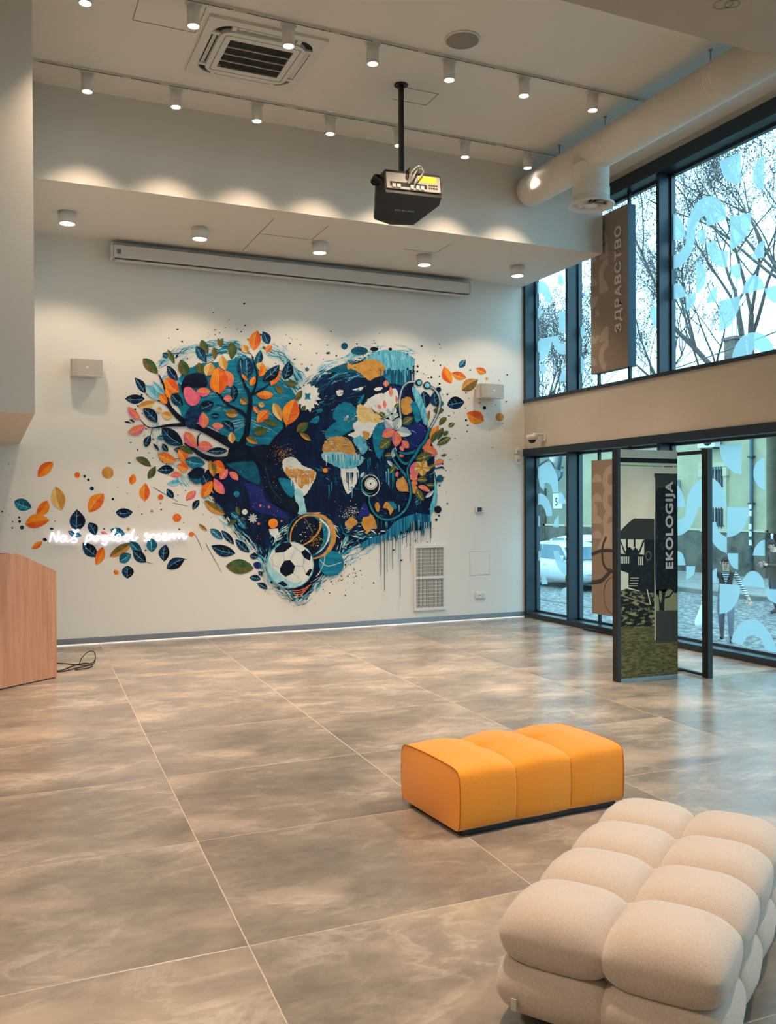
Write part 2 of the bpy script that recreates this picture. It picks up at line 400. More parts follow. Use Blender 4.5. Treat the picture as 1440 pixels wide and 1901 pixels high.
for pts in ([(155,160),(200,110),(260,130),(300,230),(300,290),(240,290),(245,250),(215,215),(175,225),(155,250)],
  [(365,45),(400,60),(418,130),(365,140)],[(170,350),(210,340),(215,400),(190,440),(170,420)],[(370,375),(430,370),(430,560),(370,560)],
  [(160,690),(200,630),(300,600),(370,590),(375,650),(430,670),(430,760),(370,750),(330,690),(310,640),(290,720),(240,800),(200,820),(200,740),(160,730)],
  [(205,840),(250,870),(250,930),(210,930)],[(370,1000),(400,900),(430,890),(430,1000)],
  [(550,510),(605,515),(600,590),(570,610)],[(550,750),(590,800),(600,880),(570,930),(550,940)],[(1180,340),(1240,330),(1240,510),(1210,490),(1185,410)]):
    film_shape(win_up,3.262,FE,SE,pts)
FL=(1240,780); SL=4.045
for pts in ([(385,185),(550,175),(550,410),(490,390),(430,340),(395,260)],[(725,285),(725,525),(680,500),(645,440),(640,390),(655,330),(690,295)],
  [(440,652),(225,652),(205,720),(170,800),(120,850),(65,870),(45,868),(45,762),(110,735),(130,690),(140,600),(170,520),(230,450),(290,430),(350,445),(400,500),(430,580)],
  [(45,470),(75,490),(110,560),(130,650),(45,655)],[(285,770),(360,765),(370,820),(405,860),(440,880),(440,1000),(380,970),(320,900),(290,830)],
  [(440,652),(610,652),(595,750),(550,830),(490,870),(440,880)],[(725,898),(725,1020),(635,1015),(650,960),(690,910)],[(445,1000),(525,1000),(525,1125),(490,1110),(455,1060)],
  [(550,1240),(565,1190),(600,1145),(640,1132),(680,1150),(715,1200),(725,1260)],[(725,1265),(830,1272),(830,1390),(760,1350),(735,1310)],
  [(385,1228),(540,1240),(535,1310),(500,1390),(450,1440),(385,1455)],[(365,1110),(362,1225),(290,1215),(310,1150)],[(135,1095),(205,1097),(190,1160),(135,1200)],[(50,980),(80,985),(110,1010),(130,1090),(50,1090)],
  [(470,1665),(490,1600),(540,1530),(610,1495),(680,1510),(740,1570),(790,1650),(820,1745),(740,1728),(715,1690),(700,1650),(650,1615),(600,1625),(570,1660),(555,1690)]):
    film_shape(win_lo,0,FL,SL,pts)
FC=(960,820); SC_=7.2
D=lambda p:[(x,y+1152) for x,y in p]
for pts in ([(235,495),(240,380),(330,310),(430,275),(500,380),(540,500),(550,675),(470,675),(450,590),(400,550),(360,555),(355,660),(300,580),(285,495)],
  [(240,720),(300,690),(370,720),(430,810),(460,900),(465,990),(385,995),(370,920),(330,850),(290,840),(260,880),(245,960)],
  [(245,990),(300,990),(300,1140),(260,1100)],[(555,985),(555,1145),(475,1140),(500,1050)],[(550,680),(600,690),(645,780),(655,830),(550,830)],
  D([(480,305),(550,310),(580,400),(640,460),(660,470),(660,630),(600,600),(540,520),(500,420)]),D([(320,600),(370,640),(400,720),(400,755),(325,755)]),D([(305,295),(305,440),(245,440),(265,340)]),D([(660,790),(600,820),(575,890),(660,900)])):
    film_shape(win_lo,0,FC,SC_,pts)
# ------------------------------------------------------------------ track lights
lens_m = mat('lit_lamp_lens', (255,250,240), .4, emit=(255,248,236), estr=14)
dark_m = mat('dark_recess', (22,22,22), .7)
def track(y, x0, x1, label):
    t = tag(empty('lighting_track', (x0,y,ZC)), label, 'track', 'ceiling lighting tracks')
    MB().box((0,-.018,-.034),(x1-x0,.018,0)).build('rail', white_metal, t)
    s = MB(); a=.1
    while a < x1-x0-.1:
        s.box((a,-.0195,-.031),(min(a+.78,x1-x0-.05),-.0175,-.0265)); a += .86
    s.build('rail_slot', dark_m, t)
    MB().box((x1-x0,-.02,-.036),(x1-x0+.03,.02,0)).build('end_cap', white_metal, t)
    for k in range(1,5): MB().box((k*1.3-.04,-.022,-.037),(k*1.3+.04,.022,-.001)).build('joint', white_metal, t)
track(9.272,.37,6.55,'white ceiling lighting track nearest the stepped soffit above the mural')
track(7.655,-.6,6.55,'white ceiling lighting track running past the ceiling air conditioner')
def lamp_light(parent, z, watts, angle, blend, col, name='lamp'):
    l = bpy.data.lights.new(name,'SPOT'); l.energy = watts; l.spot_size = math.radians(angle); l.spot_blend = blend; l.color = col; l.shadow_soft_size = .04
    o = bpy.data.objects.new(name,l); link(o,parent); o.location = (0,0,z); return o
head_meshes = {}
def head(x, y, z, label, group, r, h, watts, angle, blend, name, col=WARM, stem=True):
    t = tag(empty(name,(x,y,z)), label, 'spotlight', group)
    key=(r,h)
    if key not in head_meshes:
        body = MB().lathe([(r*.5,0),(r,-.002),(r,-h),(r*.86,-h),(r*.80,-h+.03)], n=28, caps=False)
        body.add([],[])
        lens = MB().lathe([(r*.80,-h+.012),(r*.55,-h+.006),(0.001,-h+.004)], n=28, caps=False)
        head_meshes[key]=(body.mesh('body',white_metal), lens.mesh('lens',lens_m), MB().box((-.07,-.02,0),(.07,.02,.03)).mesh('adapter',white_metal))
    b,l,a = head_meshes[key]
    link(bpy.data.objects.new('body',b),t); link(bpy.data.objects.new('lens',l),t)
    if stem: link(bpy.data.objects.new('adapter',a),t)
    else: link(bpy.data.objects.new('reflector_dot', MB().lathe([(r*.16,-h+.02),(r*.16,-h+.001)],n=12).mesh('reflector_dot',alu)),t)
    lamp_light(t,-h-.004,watts,angle,blend,col)
    return t
ordn = ['first','second','third','fourth','fifth','sixth','seventh','eighth']
for k,x in enumerate((.921,1.78,2.628,3.449,4.275,5.124,5.982)):
    head(x,9.272,ZC-.062,'white cylinder spotlight, %s from the left on the track nearest the soffit'%ordn[k],'spotlights on the ceiling tracks',.056,.17,TRACK_W,92,1.0,'track_spotlight')
for k,x in enumerate((.75,1.622,2.461,3.269,4.064,4.90,5.732)):
    head(x,7.655,ZC-.062,'white cylinder spotlight, %s from the left on the track beside the air conditioner'%ordn[k],'spotlights on the ceiling tracks',.056,.17,TRACK_W,92,1.0,'track_spotlight')
for k,x in enumerate((.845,2.339,3.853,5.327,6.775)):
    head(x,10.765,ZS,'short round surface downlight, %s from the left on the soffit above the mural'%ordn[k],'surface downlights on the soffit',.098,.135,DOWN_W,118,.45,'surface_downlight',NEUTRAL,stem=False)
# unseen downlights added on the lowered ceiling to brighten the foreground
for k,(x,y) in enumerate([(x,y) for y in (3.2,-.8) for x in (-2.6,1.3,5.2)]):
    head(x,y,ZS,'added unseen short round downlight on the lowered ceiling, %s row, %s'%('front' if y>0 else 'rear',('far from the windows','in the middle','nearest the windows')[k%3]),'added downlights on the lowered ceiling',.098,.135,DOWN_W*(7.4 if y>0 else 1.0),112,.25,'surface_downlight',NEUTRAL,stem=False)

# ------------------------------------------------------------------ ceiling air conditioner
ac_white = mat('ac_white_plastic',(222,220,214),.45)
t = tag(empty('ceiling_air_conditioner',(2.35,8.365,ZC)),'square white ceiling cassette air conditioner with dark grille','air conditioner')
def rrect(hx,hy,r,n=6):
    p=[]
    for cx,cy,a0 in ((hx-r,hy-r,0),(-hx+r,hy-r,90),(-hx+r,-hy+r,180),(hx-r,-hy+r,270)):
        for i in range(n+1): a=math.radians(a0+90*i/n); p.append((cx+r*math.cos(a),cy+r*math.sin(a)))
    return p
def ring_plate(m,outer,inner,z0,z1):
    n=len(outer); v=[(x,y,z) for z in (z0,z1) for x,y in outer]+[(x,y,z) for z in (z0,z1) for x,y in inner]; f=[]
    for i in range(n):
        j=(i+1)%n; f+=[(i,j,n+j,n+i),(2*n+j,2*n+i,3*n+i,3*n+j),(j,i,2*n+i,2*n+j),(n+i,n+j,3*n+j,3*n+i)]
    m.add(v,f); return m
def square_as(n_pts,h):
    out=[]
    for x,y in n_pts:
        k=h/max(abs(x),abs(y)); out.append((x*k,y*k))
    return out
A=rrect(.47,.47,.17); Bq=square_as(A,.55)
ring_plate(MB(),Bq,A,-.028,0).build('outer_panel',ac_white,t)
ring_plate(MB(),A,rrect(.405,.405,.12),-.012,-.004).build('air_outlet',dark_m,t)
ring_plate(MB(),rrect(.405,.405,.12),rrect(.30,.27,.01),-.05,0).build('inner_panel',ac_white,t)
ring_plate(MB(),rrect(.36,.345,.03),rrect(.352,.337,.03),-.0515,-.049).build('panel_seam',mat('grey_seam',(140,134,126),.7),t)
MB().box((-.30,-.27,-.03),(.30,.27,-.02)).build('grille_backing',dark_m,t)
g=MB(); k=-.30
while k<.30: g.box((k,-.27,-.046),(k+.005,.27,-.036)); k+=.0125
g.build('grille_slats',mat('dark_grille_plastic',(60,56,50),.5),t)['kind']='stuff'
for y in (-.135,0,.135): MB().box((-.30,y-.004,-.05),(.30,y+.004,-.035)).build('grille_bar',ac_white,t)
for k in range(4):
    a=k*PI/2; R=Matrix.Rotation(a,4,'Z')@Matrix.Translation((0,-.437,-.022))@Matrix.Rotation(math.radians(28 if k%2 else 12),4,'X')
    MB().rbox((-.27,-.024,-.004),(.27,.024,.006),.006,M=R).build('louvre',ac_white,t)
    for sx in (-1,1):
        R2=Matrix.Rotation(a,4,'Z'); MB().box((sx*.30-.022,-.475,-.034),(sx*.30+.022,-.40,-.01),M=R2).build('corner_clip',ac_white,t)
for i in range(3):
    MB().lathe([(.028-.006*i,-.0272),(.028-.006*i,-.0285)],(.0,.0,0),n=14).build('indicator_ring',mat('grey_seam',(0,0,0)),t).location=(-.27+.02*i,.24,-.022)
# ceiling loudspeaker disc
t = tag(empty('ceiling_speaker',(4.03,7.33,ZC)),'round flat white loudspeaker set in the ceiling behind the near track','speaker')
MB().lathe([(.165,0),(.165,-.012),(.155,-.014)],n=36).build('rim',white_metal,t)
MB().lathe([(.153,-.004),(.150,-.016),(.001,-.017)],n=36,caps=False).build('mesh_cover',mat('speaker_mesh_grey',(160,154,146),.7,col2=(146,140,132),scale=220),t)

# ------------------------------------------------------------------ round air duct
duct_m = mat('painted_spiral_duct',(232,226,214),.5,col2=(224,216,203),scale=3,stretch=(1,.3,1))
DX,DZ,DR = 6.275,5.658,.1985
t = tag(empty('air_duct',(DX,YS,DZ)),'long round white ventilation duct under the ceiling along the windows','duct')
def ycyl(m,y0,y1,r0,r1=None,n=40):
    return m.lathe([(r0,y0),(r1 or r0,y1)],n=n,axis='y')
dm=MB(); dm.lathe([(DR*.55,-.03),(DR*.86,-.06),(DR*.97,-.12),(DR,-.2),(DR,YB-YS)],n=40,axis='y'); dm.build('duct_tube',duct_m,t)
for y in (-.35,-.82,-1.72,-1.80,-2.6,-3.32,-3.40,-4.1,-4.2):
    MB().lathe([(DR,y-.012),(DR+.004,y-.008),(DR+.004,y+.008),(DR,y+.012)],n=40,axis='y',caps=False).build('duct_collar',duct_m,t)
for y in (-1.62,-3.21,-.75,-4.3): MB().tube([(0,y,DR-.01),(0,y,ZC-DZ)],.006).lathe([(.02,ZC-DZ-.008),(.02,ZC-DZ)],(0,y,0),n=10).build('hanger_rod',alu,t)
br=t_b=MB(); br.lathe([(.205,.06),(.205,-.10),(.212,-.105),(.212,-.125),(.205,-.13),(.202,-.36),(.208,-.37),(.208,-.48)],(0,-1.36,0),n=40,caps=False)
br.build('branch_collar',duct_m,t)
MB().lathe([(.205,-.48),(.215,-.52),(.262,-.555),(.262,-.568),(.24,-.572),(.195,-.545),(.19,-.45)],(0,-1.36,0),n=40,caps=False).build('outlet_flange',white_metal,t)
MB().lathe([(.07,-.56),(.066,-.575),(.001,-.578)],(0,-1.36,0),n=20,caps=False).build('outlet_hub',white_metal,t)
for k in range(7):
    R=Matrix.Translation((0,-1.36,-.52))@Matrix.Rotation(k*2*PI/7,4,'Z')@Matrix.Rotation(.6,4,'X'); MB().box((.05,-.03,-.002),(.195,.03,.002),M=R).build('swirl_blade',white_metal,t)
MB().lathe([(.185,-.46),(.0,-.46)],(0,-1.36,0),n=24,caps=False).build('outlet_throat',dark_m,t)

# ------------------------------------------------------------------ projector
blk = mat('matt_black_plastic',(14,15,16),.45); sil = mat('silver_grey_plastic',(170,164,156),.45)
P0=(3.883,8.364)
t = tag(empty('projector',(P0[0],P0[1],ZC)),'black ceiling projector on a long pole with cables behind','projector')
MB().lathe([(.07,0),(.07,-.012)],n=20).build('ceiling_plate',blk,t)
MB().box((-.022,-.022,-1.03),(.022,.022,0)).build('pole',blk,t)
R=Matrix.Translation((.06,.0,-1.10))@Matrix.Rotation(math.radians(-6),4,'Z')@Matrix.Rotation(math.radians(-11),4,'X')
hw,hd,hh=.285,.23,.105
# chamfered body: rear face (towards camera) is narrow, belly wider
def pj(pts): return [R@Vector(p) for p in pts]
b=MB()
bot=[(-.30,-.20),(.30,-.20),(.33,-.05),(.20,.38),(-.06,.42),(-.26,.34),(-.35,.0)]
top=[(-.30,-.20),(.30,-.20),(.32,-.05),(.24,.34),(-.05,.38),(-.24,.32),(-.33,.0)]
v=pj([(x*.98,y,-.13) for x,y in bot]+[(x,y,-.10) for x,y in bot]+[(x,y,.10) for x,y in top]+[(x*.95,y*.95,.125) for x,y in top]); n=7
b.add(v,[tuple(range(n-1,-1,-1)),tuple(range(3*n,4*n))]+[(k*n+i,k*n+(i+1)%n,k*n+n+(i+1)%n,k*n+n+i) for k in range(3) for i in range(n)])
b.build('body',blk,t)
MB().box((-.285,-.212,-.085),(.285,-.199,.085),M=R).build('rear_panel',sil,t)
MB().box((-.25,-.2135,-.06),(.14,-.209,-.012),M=R).build('port_recess',dark_m,t)
for x in (-.21,-.16,-.02,.04,.09): MB().box((x-.018,-.222,-.075),(x+.018,-.21,-.035),M=R).build('plug',mat('pale_plug',(205,198,186),.5),t)
MB().box((.055,-.2145,.012),(.245,-.211,.078),M=R).build('warning_label',mat('yellow_label',(250,238,10),.5,emit=(250,238,10),estr=0.0),t)
for i in range(5):
    for j in range(2): MB().box((.16+.02*i,-.2145,-.055+.03*j),(.174+.02*i,-.211,-.038+.03*j),M=R).build('control_key',blk,t)
for k,(dx,dz) in enumerate(((0,0),(.03,.02),(-.02,.03))):
    pts=cat_rom([(-.05+dx,-.22,-.03),(-.01+dx,-.27,.05+dz),(.06,-.26,.13+dz),(.10,-.24,.10),(.04,-.25,.03),(0,-.215,-.05)],5,False)
    MB().tube(pj(pts),.0065,6).build('cable',mat('pale_cable',(200,192,178),.5) if k!=1 else blk,t)
pts=cat_rom([(-.05,-.20,.0),(-.06,-.25,.10),(-.02,-.18,.17),(-.055,-.03,.16)],5,False); MB().tube(pj(pts),.008,6).build('cable',blk,t)
for k in range(4):
    pts=cat_rom([(-.30,-.16+.04*k,.02*k),(-.36,-.15+.04*k,.04),(-.37,-.10+.03*k,.10),(-.30,-.06,.13)],4,False); MB().tube(pj(pts),.012,6).build('side_cable',blk,t)
for k,(w_,dz) in enumerate(((.020,.004),(.014,-.002),(.010,.003),(.018,0),(.008,.002),(.016,-.001),(.018,.002),(.014,0))):   # worn maker's mark, not legible
    x=-.10+.027*k; MB().box((x,.10+dz,-.1318),(x+w_,.124+dz,-.1302),M=R).build('maker_mark',mat('print_grey',(150,150,150),.5),t)
MB().box((.0,-.04,-.002),(.11,.04,.0),M=R@Matrix.Translation((-.25,.30,-.115))).build('lens_port',dark_m,t)
MB().sphere(R@Vector((-.05,.395,-.12)),.008,8,6).build('status_led',mat('blue_led',(60,60,255),.4,emit=(70,60,255),estr=3),t)

# ------------------------------------------------------------------ projection screen case
t = tag(empty('projection_screen',(1.41,YM-.028,4.87)),'long white roll-up projection screen case under the soffit','projector screen')
sw=mat('screen_case_white',(214,208,200),.5); L_=6.493-1.41
MB().rbox((.03,-.16,-.075),(L_-.03,-.03,.085),.012).build('case',sw,t)
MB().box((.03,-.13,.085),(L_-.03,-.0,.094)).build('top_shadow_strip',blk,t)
MB().rbox((-.0,-.168,-.085),(.03,-.02,.095),.008).build('end_cap',white_metal,t); MB().rbox((L_-.03,-.168,-.085),(L_,-.02,.095),.008).build('end_cap',white_metal,t)
MB().box((.05,-.150,-.082),(L_-.05,-.10,-.076)).build('fabric_slot',mat('grey_slot',(96,92,88),.6),t)
MB().rbox((.06,-.145,-.118),(L_-.06,-.11,-.092),.006).build('bottom_bar',sw,t)
MB().box((.075,-.1615,-.03),(.125,-.1595,.03)).build('type_label',mat('grey_label',(120,122,130),.6),t)
for x in (.5,2.5,4.5): MB().box((x-.03,-.03,-.06),(x+.03,.026,.06)).build('wall_bracket',white_metal,t)

# ------------------------------------------------------------------ wall loudspeakers
def wall_speaker(x0,x1,z0,z1,label):
    w=(x1-x0)/2; h=(z1-z0)/2
    t=tag(empty('wall_speaker',((x0+x1)/2,YM,(z0+z1)/2)),label,'speaker','wall loudspeakers beside the mural')
    prof=[(-w,-.05),(-w,-.15),(-w*.92,-.19),(-w*.6,-.215),(0,-.225),(w*.6,-.215),(w*.92,-.19),(w,-.15),(w,-.05)]
    MB().prism([(x,y,-h) for x,y in prof],(0,0,2*h)).build('cabinet',white_metal,t)
    g=MB(); n=len(prof)-2; pp=prof[1:-1]; v=[(x*1.002,y-.003,z) for z in (-h*.92,h*.92) for x,y in pp]
    g.add(v,[(i,i+1,n+i+1,n+i) for i in range(n-1)]); g.build('grille',mat('speaker_cloth_grey',(188,180,172),.8,col2=(176,168,160),scale=200),t)
    MB().lathe([(.014,0),(.014,-.004)],(0,0,0),n=12,axis='y').build('badge',white_metal,t).location=(0,-.228,0)
    MB().box((-.05,-.06,-.06),(.05,0,.06)).build('wall_bracket',white_metal,t)
wall_speaker(.936,1.307,3.31,3.515,'grey wall loudspeaker on the left, above the painted orange leaves')
wall_speaker(6.634,7.039,3.295,3.502,'grey wall loudspeaker on the right, near the window corner')

# ------------------------------------------------------------------ wall fittings right of the mural
t=tag(empty('ventilation_grille',(5.87,YM,.66)),'tall white ventilation grille low on the mural wall','grille')
m=MB(); fw,fh=.26,.475
for a,b_ in (((-fw,-fh),(fw,-fh+.04)),((-fw,fh-.04),(fw,fh)),((-fw,-.018),(fw,.018)),((-fw,-fh+.04),(-fw+.035,-.018)),((fw-.035,-fh+.04),(fw,-.018)),((-fw,.018),(-fw+.035,fh-.04)),((fw-.035,.018),(fw,fh-.04))): m.box((a[0],-.02,a[1]),(b_[0],0,b_[1]))
m.build('frame',white_metal,t)
MB().box((-fw+.03,-.002,-fh+.03),(fw-.03,-.001,fh-.03)).build('backing',mat('grille_shadow_grey',(78,80,84),.8),t)
for half in (0,1):
    z0=-fh+.04 if half==0 else .018; z1=-.018 if half==0 else fh-.04
    for i in range(22):
        x=-fw+.045+i*(2*fw-.09)/21; MB().box((x-.0035,-.014,z0),(x+.0035,-.006,z1)).build('vane',white_metal,t)
    for i in range(1,8): z=z0+(z1-z0)*i/8; MB().box((-fw+.03,-.009,z-.004),(fw-.03,-.004,z+.004)).build('cross_vane',white_metal,t)
t=tag(empty('thermostat',(6.707,YM,1.643)),'small white thermostat with a dark screen on the mural wall','thermostat')
MB().rbox((-.068,-.022,-.048),(.068,0,.048),.008).build('housing',white_metal,t); MB().box((-.045,-.0235,-.032),(.03,-.0215,.034)).build('display',mat('dark_display',(30,44,54),.2),t); MB().box((.042,-.024,-.02),(.056,-.021,-.006)).build('button',sil,t)
t=tag(empty('inspection_hatch',(6.708,YM,.842)),'square flush white inspection hatch above the wall socket','hatch')
MB().box((-.165,-.004,-.17),(.165,0,.17)).build('door',plaster,t)
m=MB()
for a,b_ in (((-.17,-.175),(.17,-.17)),((-.17,.17),(.17,.175)),((-.17,-.17),(-.165,.17)),((.165,-.17),(.17,.17))): m.box((a[0],-.003,a[1]),(b_[0],0,b_[1]))
m.build('shadow_gap',mat('pale_green_gap',(176,184,172),.8),t)
t=tag(empty('wall_socket',(6.714,YM,.363)),'white double wall socket low beside the window corner','socket')
MB().rbox((-.083,-.014,-.052),(.083,0,.052),.006).build('face_plate',white_metal,t)
MB().rbox((-.055,-.0165,-.035),(.01,-.012,.035),.004).build('insert',white_metal,t); MB().rbox((.02,-.0165,-.035),(.06,-.012,.035),.004).build('insert',white_metal,t)
for x,z in ((-.035,0),(-.012,0),(.04,.012),(.04,-.012)): MB().lathe([(.006,-.0175),(.006,-.016)],(x,0,z),n=10,axis='y').build('pin_hole',dark_m,t)
t=tag(empty('security_camera',(XW,11.2,2.70)),'white dome security camera on a bracket above the lower window','camera')
MB().rbox((-.02,-.06,-.055),(0,.06,.055),.006).build('wall_plate',white_metal,t)
MB().rbox((-.20,-.035,.025),(0,.035,.06),.01).build('arm',white_metal,t)
MB().lathe([(.075,.03),(.08,.02),(.08,-.03),(.062,-.04)],(-.21,0,0),n=24).build('housing',white_metal,t)
MB().lathe([(.06,-.038),(.052,-.065),(.03,-.085),(.001,-.092)],(-.21,0,0),n=20,caps=False).build('dome',mat('smoked_dome',(10,10,12),.1),t)
for z,h,lab in ((2.53,.09,'upper small white motion sensor on the mural wall by the window corner'),(2.40,.13,'lower small white motion sensor on the mural wall by the window corner')):
    t=tag(empty('motion_sensor',(7.362,YM,z)),lab,'sensor','motion sensors in the window corner')
    MB().rbox((-.036,-.045,-h/2),(.036,0,h/2),.01).build('housing',white_metal,t); MB().box((-.022,-.047,-h*.3),(.022,-.044,h*.05)).build('sensor_lens',sil,t)

# ------------------------------------------------------------------ neon lettering
neon=mat('white_neon_tube',(250,250,255),.5,emit=(236,232,255),estr=1.15)
t=tag(empty('neon_sign',onY(YM,220,995)),'glowing white handwritten neon sign reading Naš pogled srcem','neon sign'); NT=t.location.copy()
def npt(x,y): p=onY(YM-.035,80+x/5.143,960+y/5.143); return p-NT
LET=[[(62,240),(85,148),(108,190),(132,236),(152,132)],
 [(218,182),(195,174),(170,195),(165,222),(185,238),(210,220),(222,180),(220,222),(240,236)],
 [(244,232),(285,200),(312,165),(292,188),(318,212),(322,230),(300,243),(272,240)],
 [(422,172),(412,215),(400,266)],[(415,195),(440,168),(464,180),(458,208),(432,224),(412,220)],
 [(505,180),(482,198),(484,222),(508,228),(528,208),(524,186),(505,180),(540,190)],
 [(606,176),(580,172),(562,192),(566,218),(590,216),(610,180),(614,225),(596,262),(570,258),(562,246)],
 [(628,222),(660,180),(688,132),(684,118),(668,145),(658,195),(668,226),(692,216)],
 [(694,208),(730,190),(735,168),(712,168),(696,192),(700,222),(724,230),(756,212)],
 [(828,174),(800,168),(778,190),(780,222),(806,222),(838,180),(868,118),(848,185),(852,220),(878,220),(906,190)],
 [(998,158),(982,156),(972,168),(980,184),(992,196),(992,214),(978,226),(960,222)],
 [(1024,166),(1018,196),(1014,224),(1020,196),(1034,176),(1050,166),(1064,170)],
 [(1120,176),(1098,164),(1080,188),(1080,214),(1098,226),(1126,208)],
 [(1128,204),(1168,182),(1172,158),(1150,160),(1138,186),(1144,216),(1170,222),(1206,196)],
 [(1210,160),(1206,216),(1226,174),(1250,160),(1250,212),(1270,172),(1296,160),(1298,208)],[(1298,206),(1318,170),(1340,160),(1338,200),(1354,206),(1374,180)]]
for s in LET:
    pts=[npt(*p) for p in cat_rom(s,4,False)]; MB().tube(pts,.0098,8).build('letter',neon,t)
hp=[(310,158),(288,138),(276,120),(284,112),(298,114),(310,124),(322,114),(338,112),(346,120),(334,138)]
q=[npt(*p) for p in hp]; MB().prism([p+Vector((0,-.012,0)) for p in q],(0,.024,0)).build('heart',neon,t)
for x,y in ((75,200),(230,225),(440,215),(690,215),(860,215),(1100,215),(1330,195)):
    p=npt(x,y); MB().tube([p,p+Vector((0,.035,0))],.004,6).build('standoff',white_metal,t)
# ------------------------------------------------------------------ ottomans
def fabric(name,c1,c2,scale,bump,stretch=(1,1,1),sheen=.3):
    return mat(name,c1,.95,col2=c2,scale=scale,bump=bump,bscale=scale,stretch=stretch,lo=.3,hi=.7,sheen=sheen)
def superbox(hx,hy,hz,ex,ey,ez,c,n=28,k=18):
    """pillow: superellipsoid, exponent e in xy / ez in z"""
    v=[];f=[]
    sg=lambda a,e: math.copysign(abs(a)**e,a)
    for i in range(k+1):
        a=-PI/2+PI*i/k
        for j in range(n):
            b=2*PI*j/n+PI/4
            v.append((c[0]+hx*sg(math.cos(a),ez)*sg(math.cos(b),ex), c[1]+hy*sg(math.cos(a),ez)*sg(math.sin(b),ey), c[2]+hz*sg(math.sin(a),ez)))
    for i in range(k):
        for j in range(n): j2=(j+1)%n; f.append((i*n+j,i*n+j2,i*n+n+j2,i*n+n+j))
    return v,f
orange=fabric('orange_boucle',(250,160,20),(232,136,8),420,.35)
ox=Vector((2.185,4.046)); e1=(Vector((3.26,4.103))-ox); Lo=e1.length; ang=math.atan2(e1.y,e1.x); Do=.615
t=tag(empty('orange_ottoman',(ox.x,ox.y,0),ang),'orange boucle ottoman of three padded segments in mid-floor','ottoman')
H0,H1=.03,.348
def ottoman_surface():
    """one padded block, three segments: seams pull the cover in over top and sides"""
    m=MB()
    def seam(s):   # 0 at a seam, 1 mid segment
        d=min(abs(s-1/3),abs(s-2/3))*3
        return min(1,d/.42)**.55
    def P(s,u_,w):
        x=(s-.5)*Lo; a,b=2*u_-1,2*w-1
        p=11.0 if b>0 else 18.0
        mx=max(abs(a),abs(b)); k=mx/((abs(a)**p+abs(b)**p)**(1/p)) if mx>1e-6 else 1
        a*=k; b*=k; g=seam(s); mid=1-abs(2*s-1)**2.2
        top=max(0,b)**3; side=abs(a)**3
        y=a*Do/2; z=H0+(b+1)/2*(H1-H0)
        z+=top*(.036*(1-min(1,abs(a))**2)*(.45+.55*g)*(1-.75*abs(2*s-1)**6)-.026*(1-g)+.008*mid)
        for sx in (1/3,2/3): z-=top*.030*math.exp(-((s-sx)*Lo/.045)**2-((u_-.55)*Do/.05)**2)
        y+=math.copysign(1,a)*side*(.012*(1-b*b)-.013*(1-g))
        e=abs(2*s-1)**14; x+=math.copysign(1,s-.5)*e*.018*(1-a*a)*(1-b*b)
        return (x+Lo/2,y+Do/2,z)
    def grid(fn,a,b):
        v=[fn(i/a,j/b) for i in range(a+1) for j in range(b+1)]
        m.add(v,[(i*(b+1)+j,(i+1)*(b+1)+j,(i+1)*(b+1)+j+1,i*(b+1)+j+1) for i in range(a) for j in range(b)],0,True)
    W_=lambda q:.5-.5*math.cos(PI*q)      # denser samples towards edges
    grid(lambda a,b:P(a,W_(b),1),150,30); grid(lambda a,b:P(1-a,W_(b),0),150,30)
    grid(lambda a,b:P(a,0,W_(b)),150,20); grid(lambda a,b:P(1-a,1,W_(b)),150,20)
    grid(lambda a,b:P(0,1-W_(a),W_(b)),30,20); grid(lambda a,b:P(1,W_(a),W_(b)),30,20)
    return m,P
m,PO=ottoman_surface(); o=m.build('upholstery',orange,t)
bm=bmesh.new(); bm.from_mesh(o.data); bmesh.ops.remove_doubles(bm,verts=bm.verts,dist=.0006); bmesh.ops.recalc_face_normals(bm,faces=bm.faces); bm.to_mesh(o.data); bm.free()
MB().rbox((.03,.03,0),(Lo-.02,Do-.03,.032),.006).build('plinth',blk,t)
seam_o=mat('orange_seam',(196,100,8),.95)
for s in (1/3,2/3):
    pts=[Vector(PO(s,0,w/12))+Vector((0,.0,0)) for w in range(13)]+[Vector(PO(s,k/24,1)) for k in range(1,25)]+[Vector(PO(s,1,1-w/12)) for w in range(1,13)]
    MB().tube(pts,.0022,5).build('seam',seam_o,t)
for s in (0,1):
    pts=[Vector(PO(s,0,w/12)) for w in range(13)]+[Vector(PO(s,k/24,1)) for k in range(1,25)]+[Vector(PO(s,1,1-w/12)) for w in range(1,13)]
    MB().tube(pts,.003,5).build('end_piping',seam_o,t)

beige=fabric('beige_chenille',(200,184,170),(180,164,150),260,.25,(1,1,.35),.3)
A0=Vector((1.52,2.546)); ea=Vector((.8165,.5773)); Lb,Wb=1.36,.69
rz=math.atan2(ea.y,ea.x)
t=tag(empty('beige_ottoman',(A0.x,A0.y,0),rz),'large tufted beige fabric ottoman cut off at the lower right','ottoman')
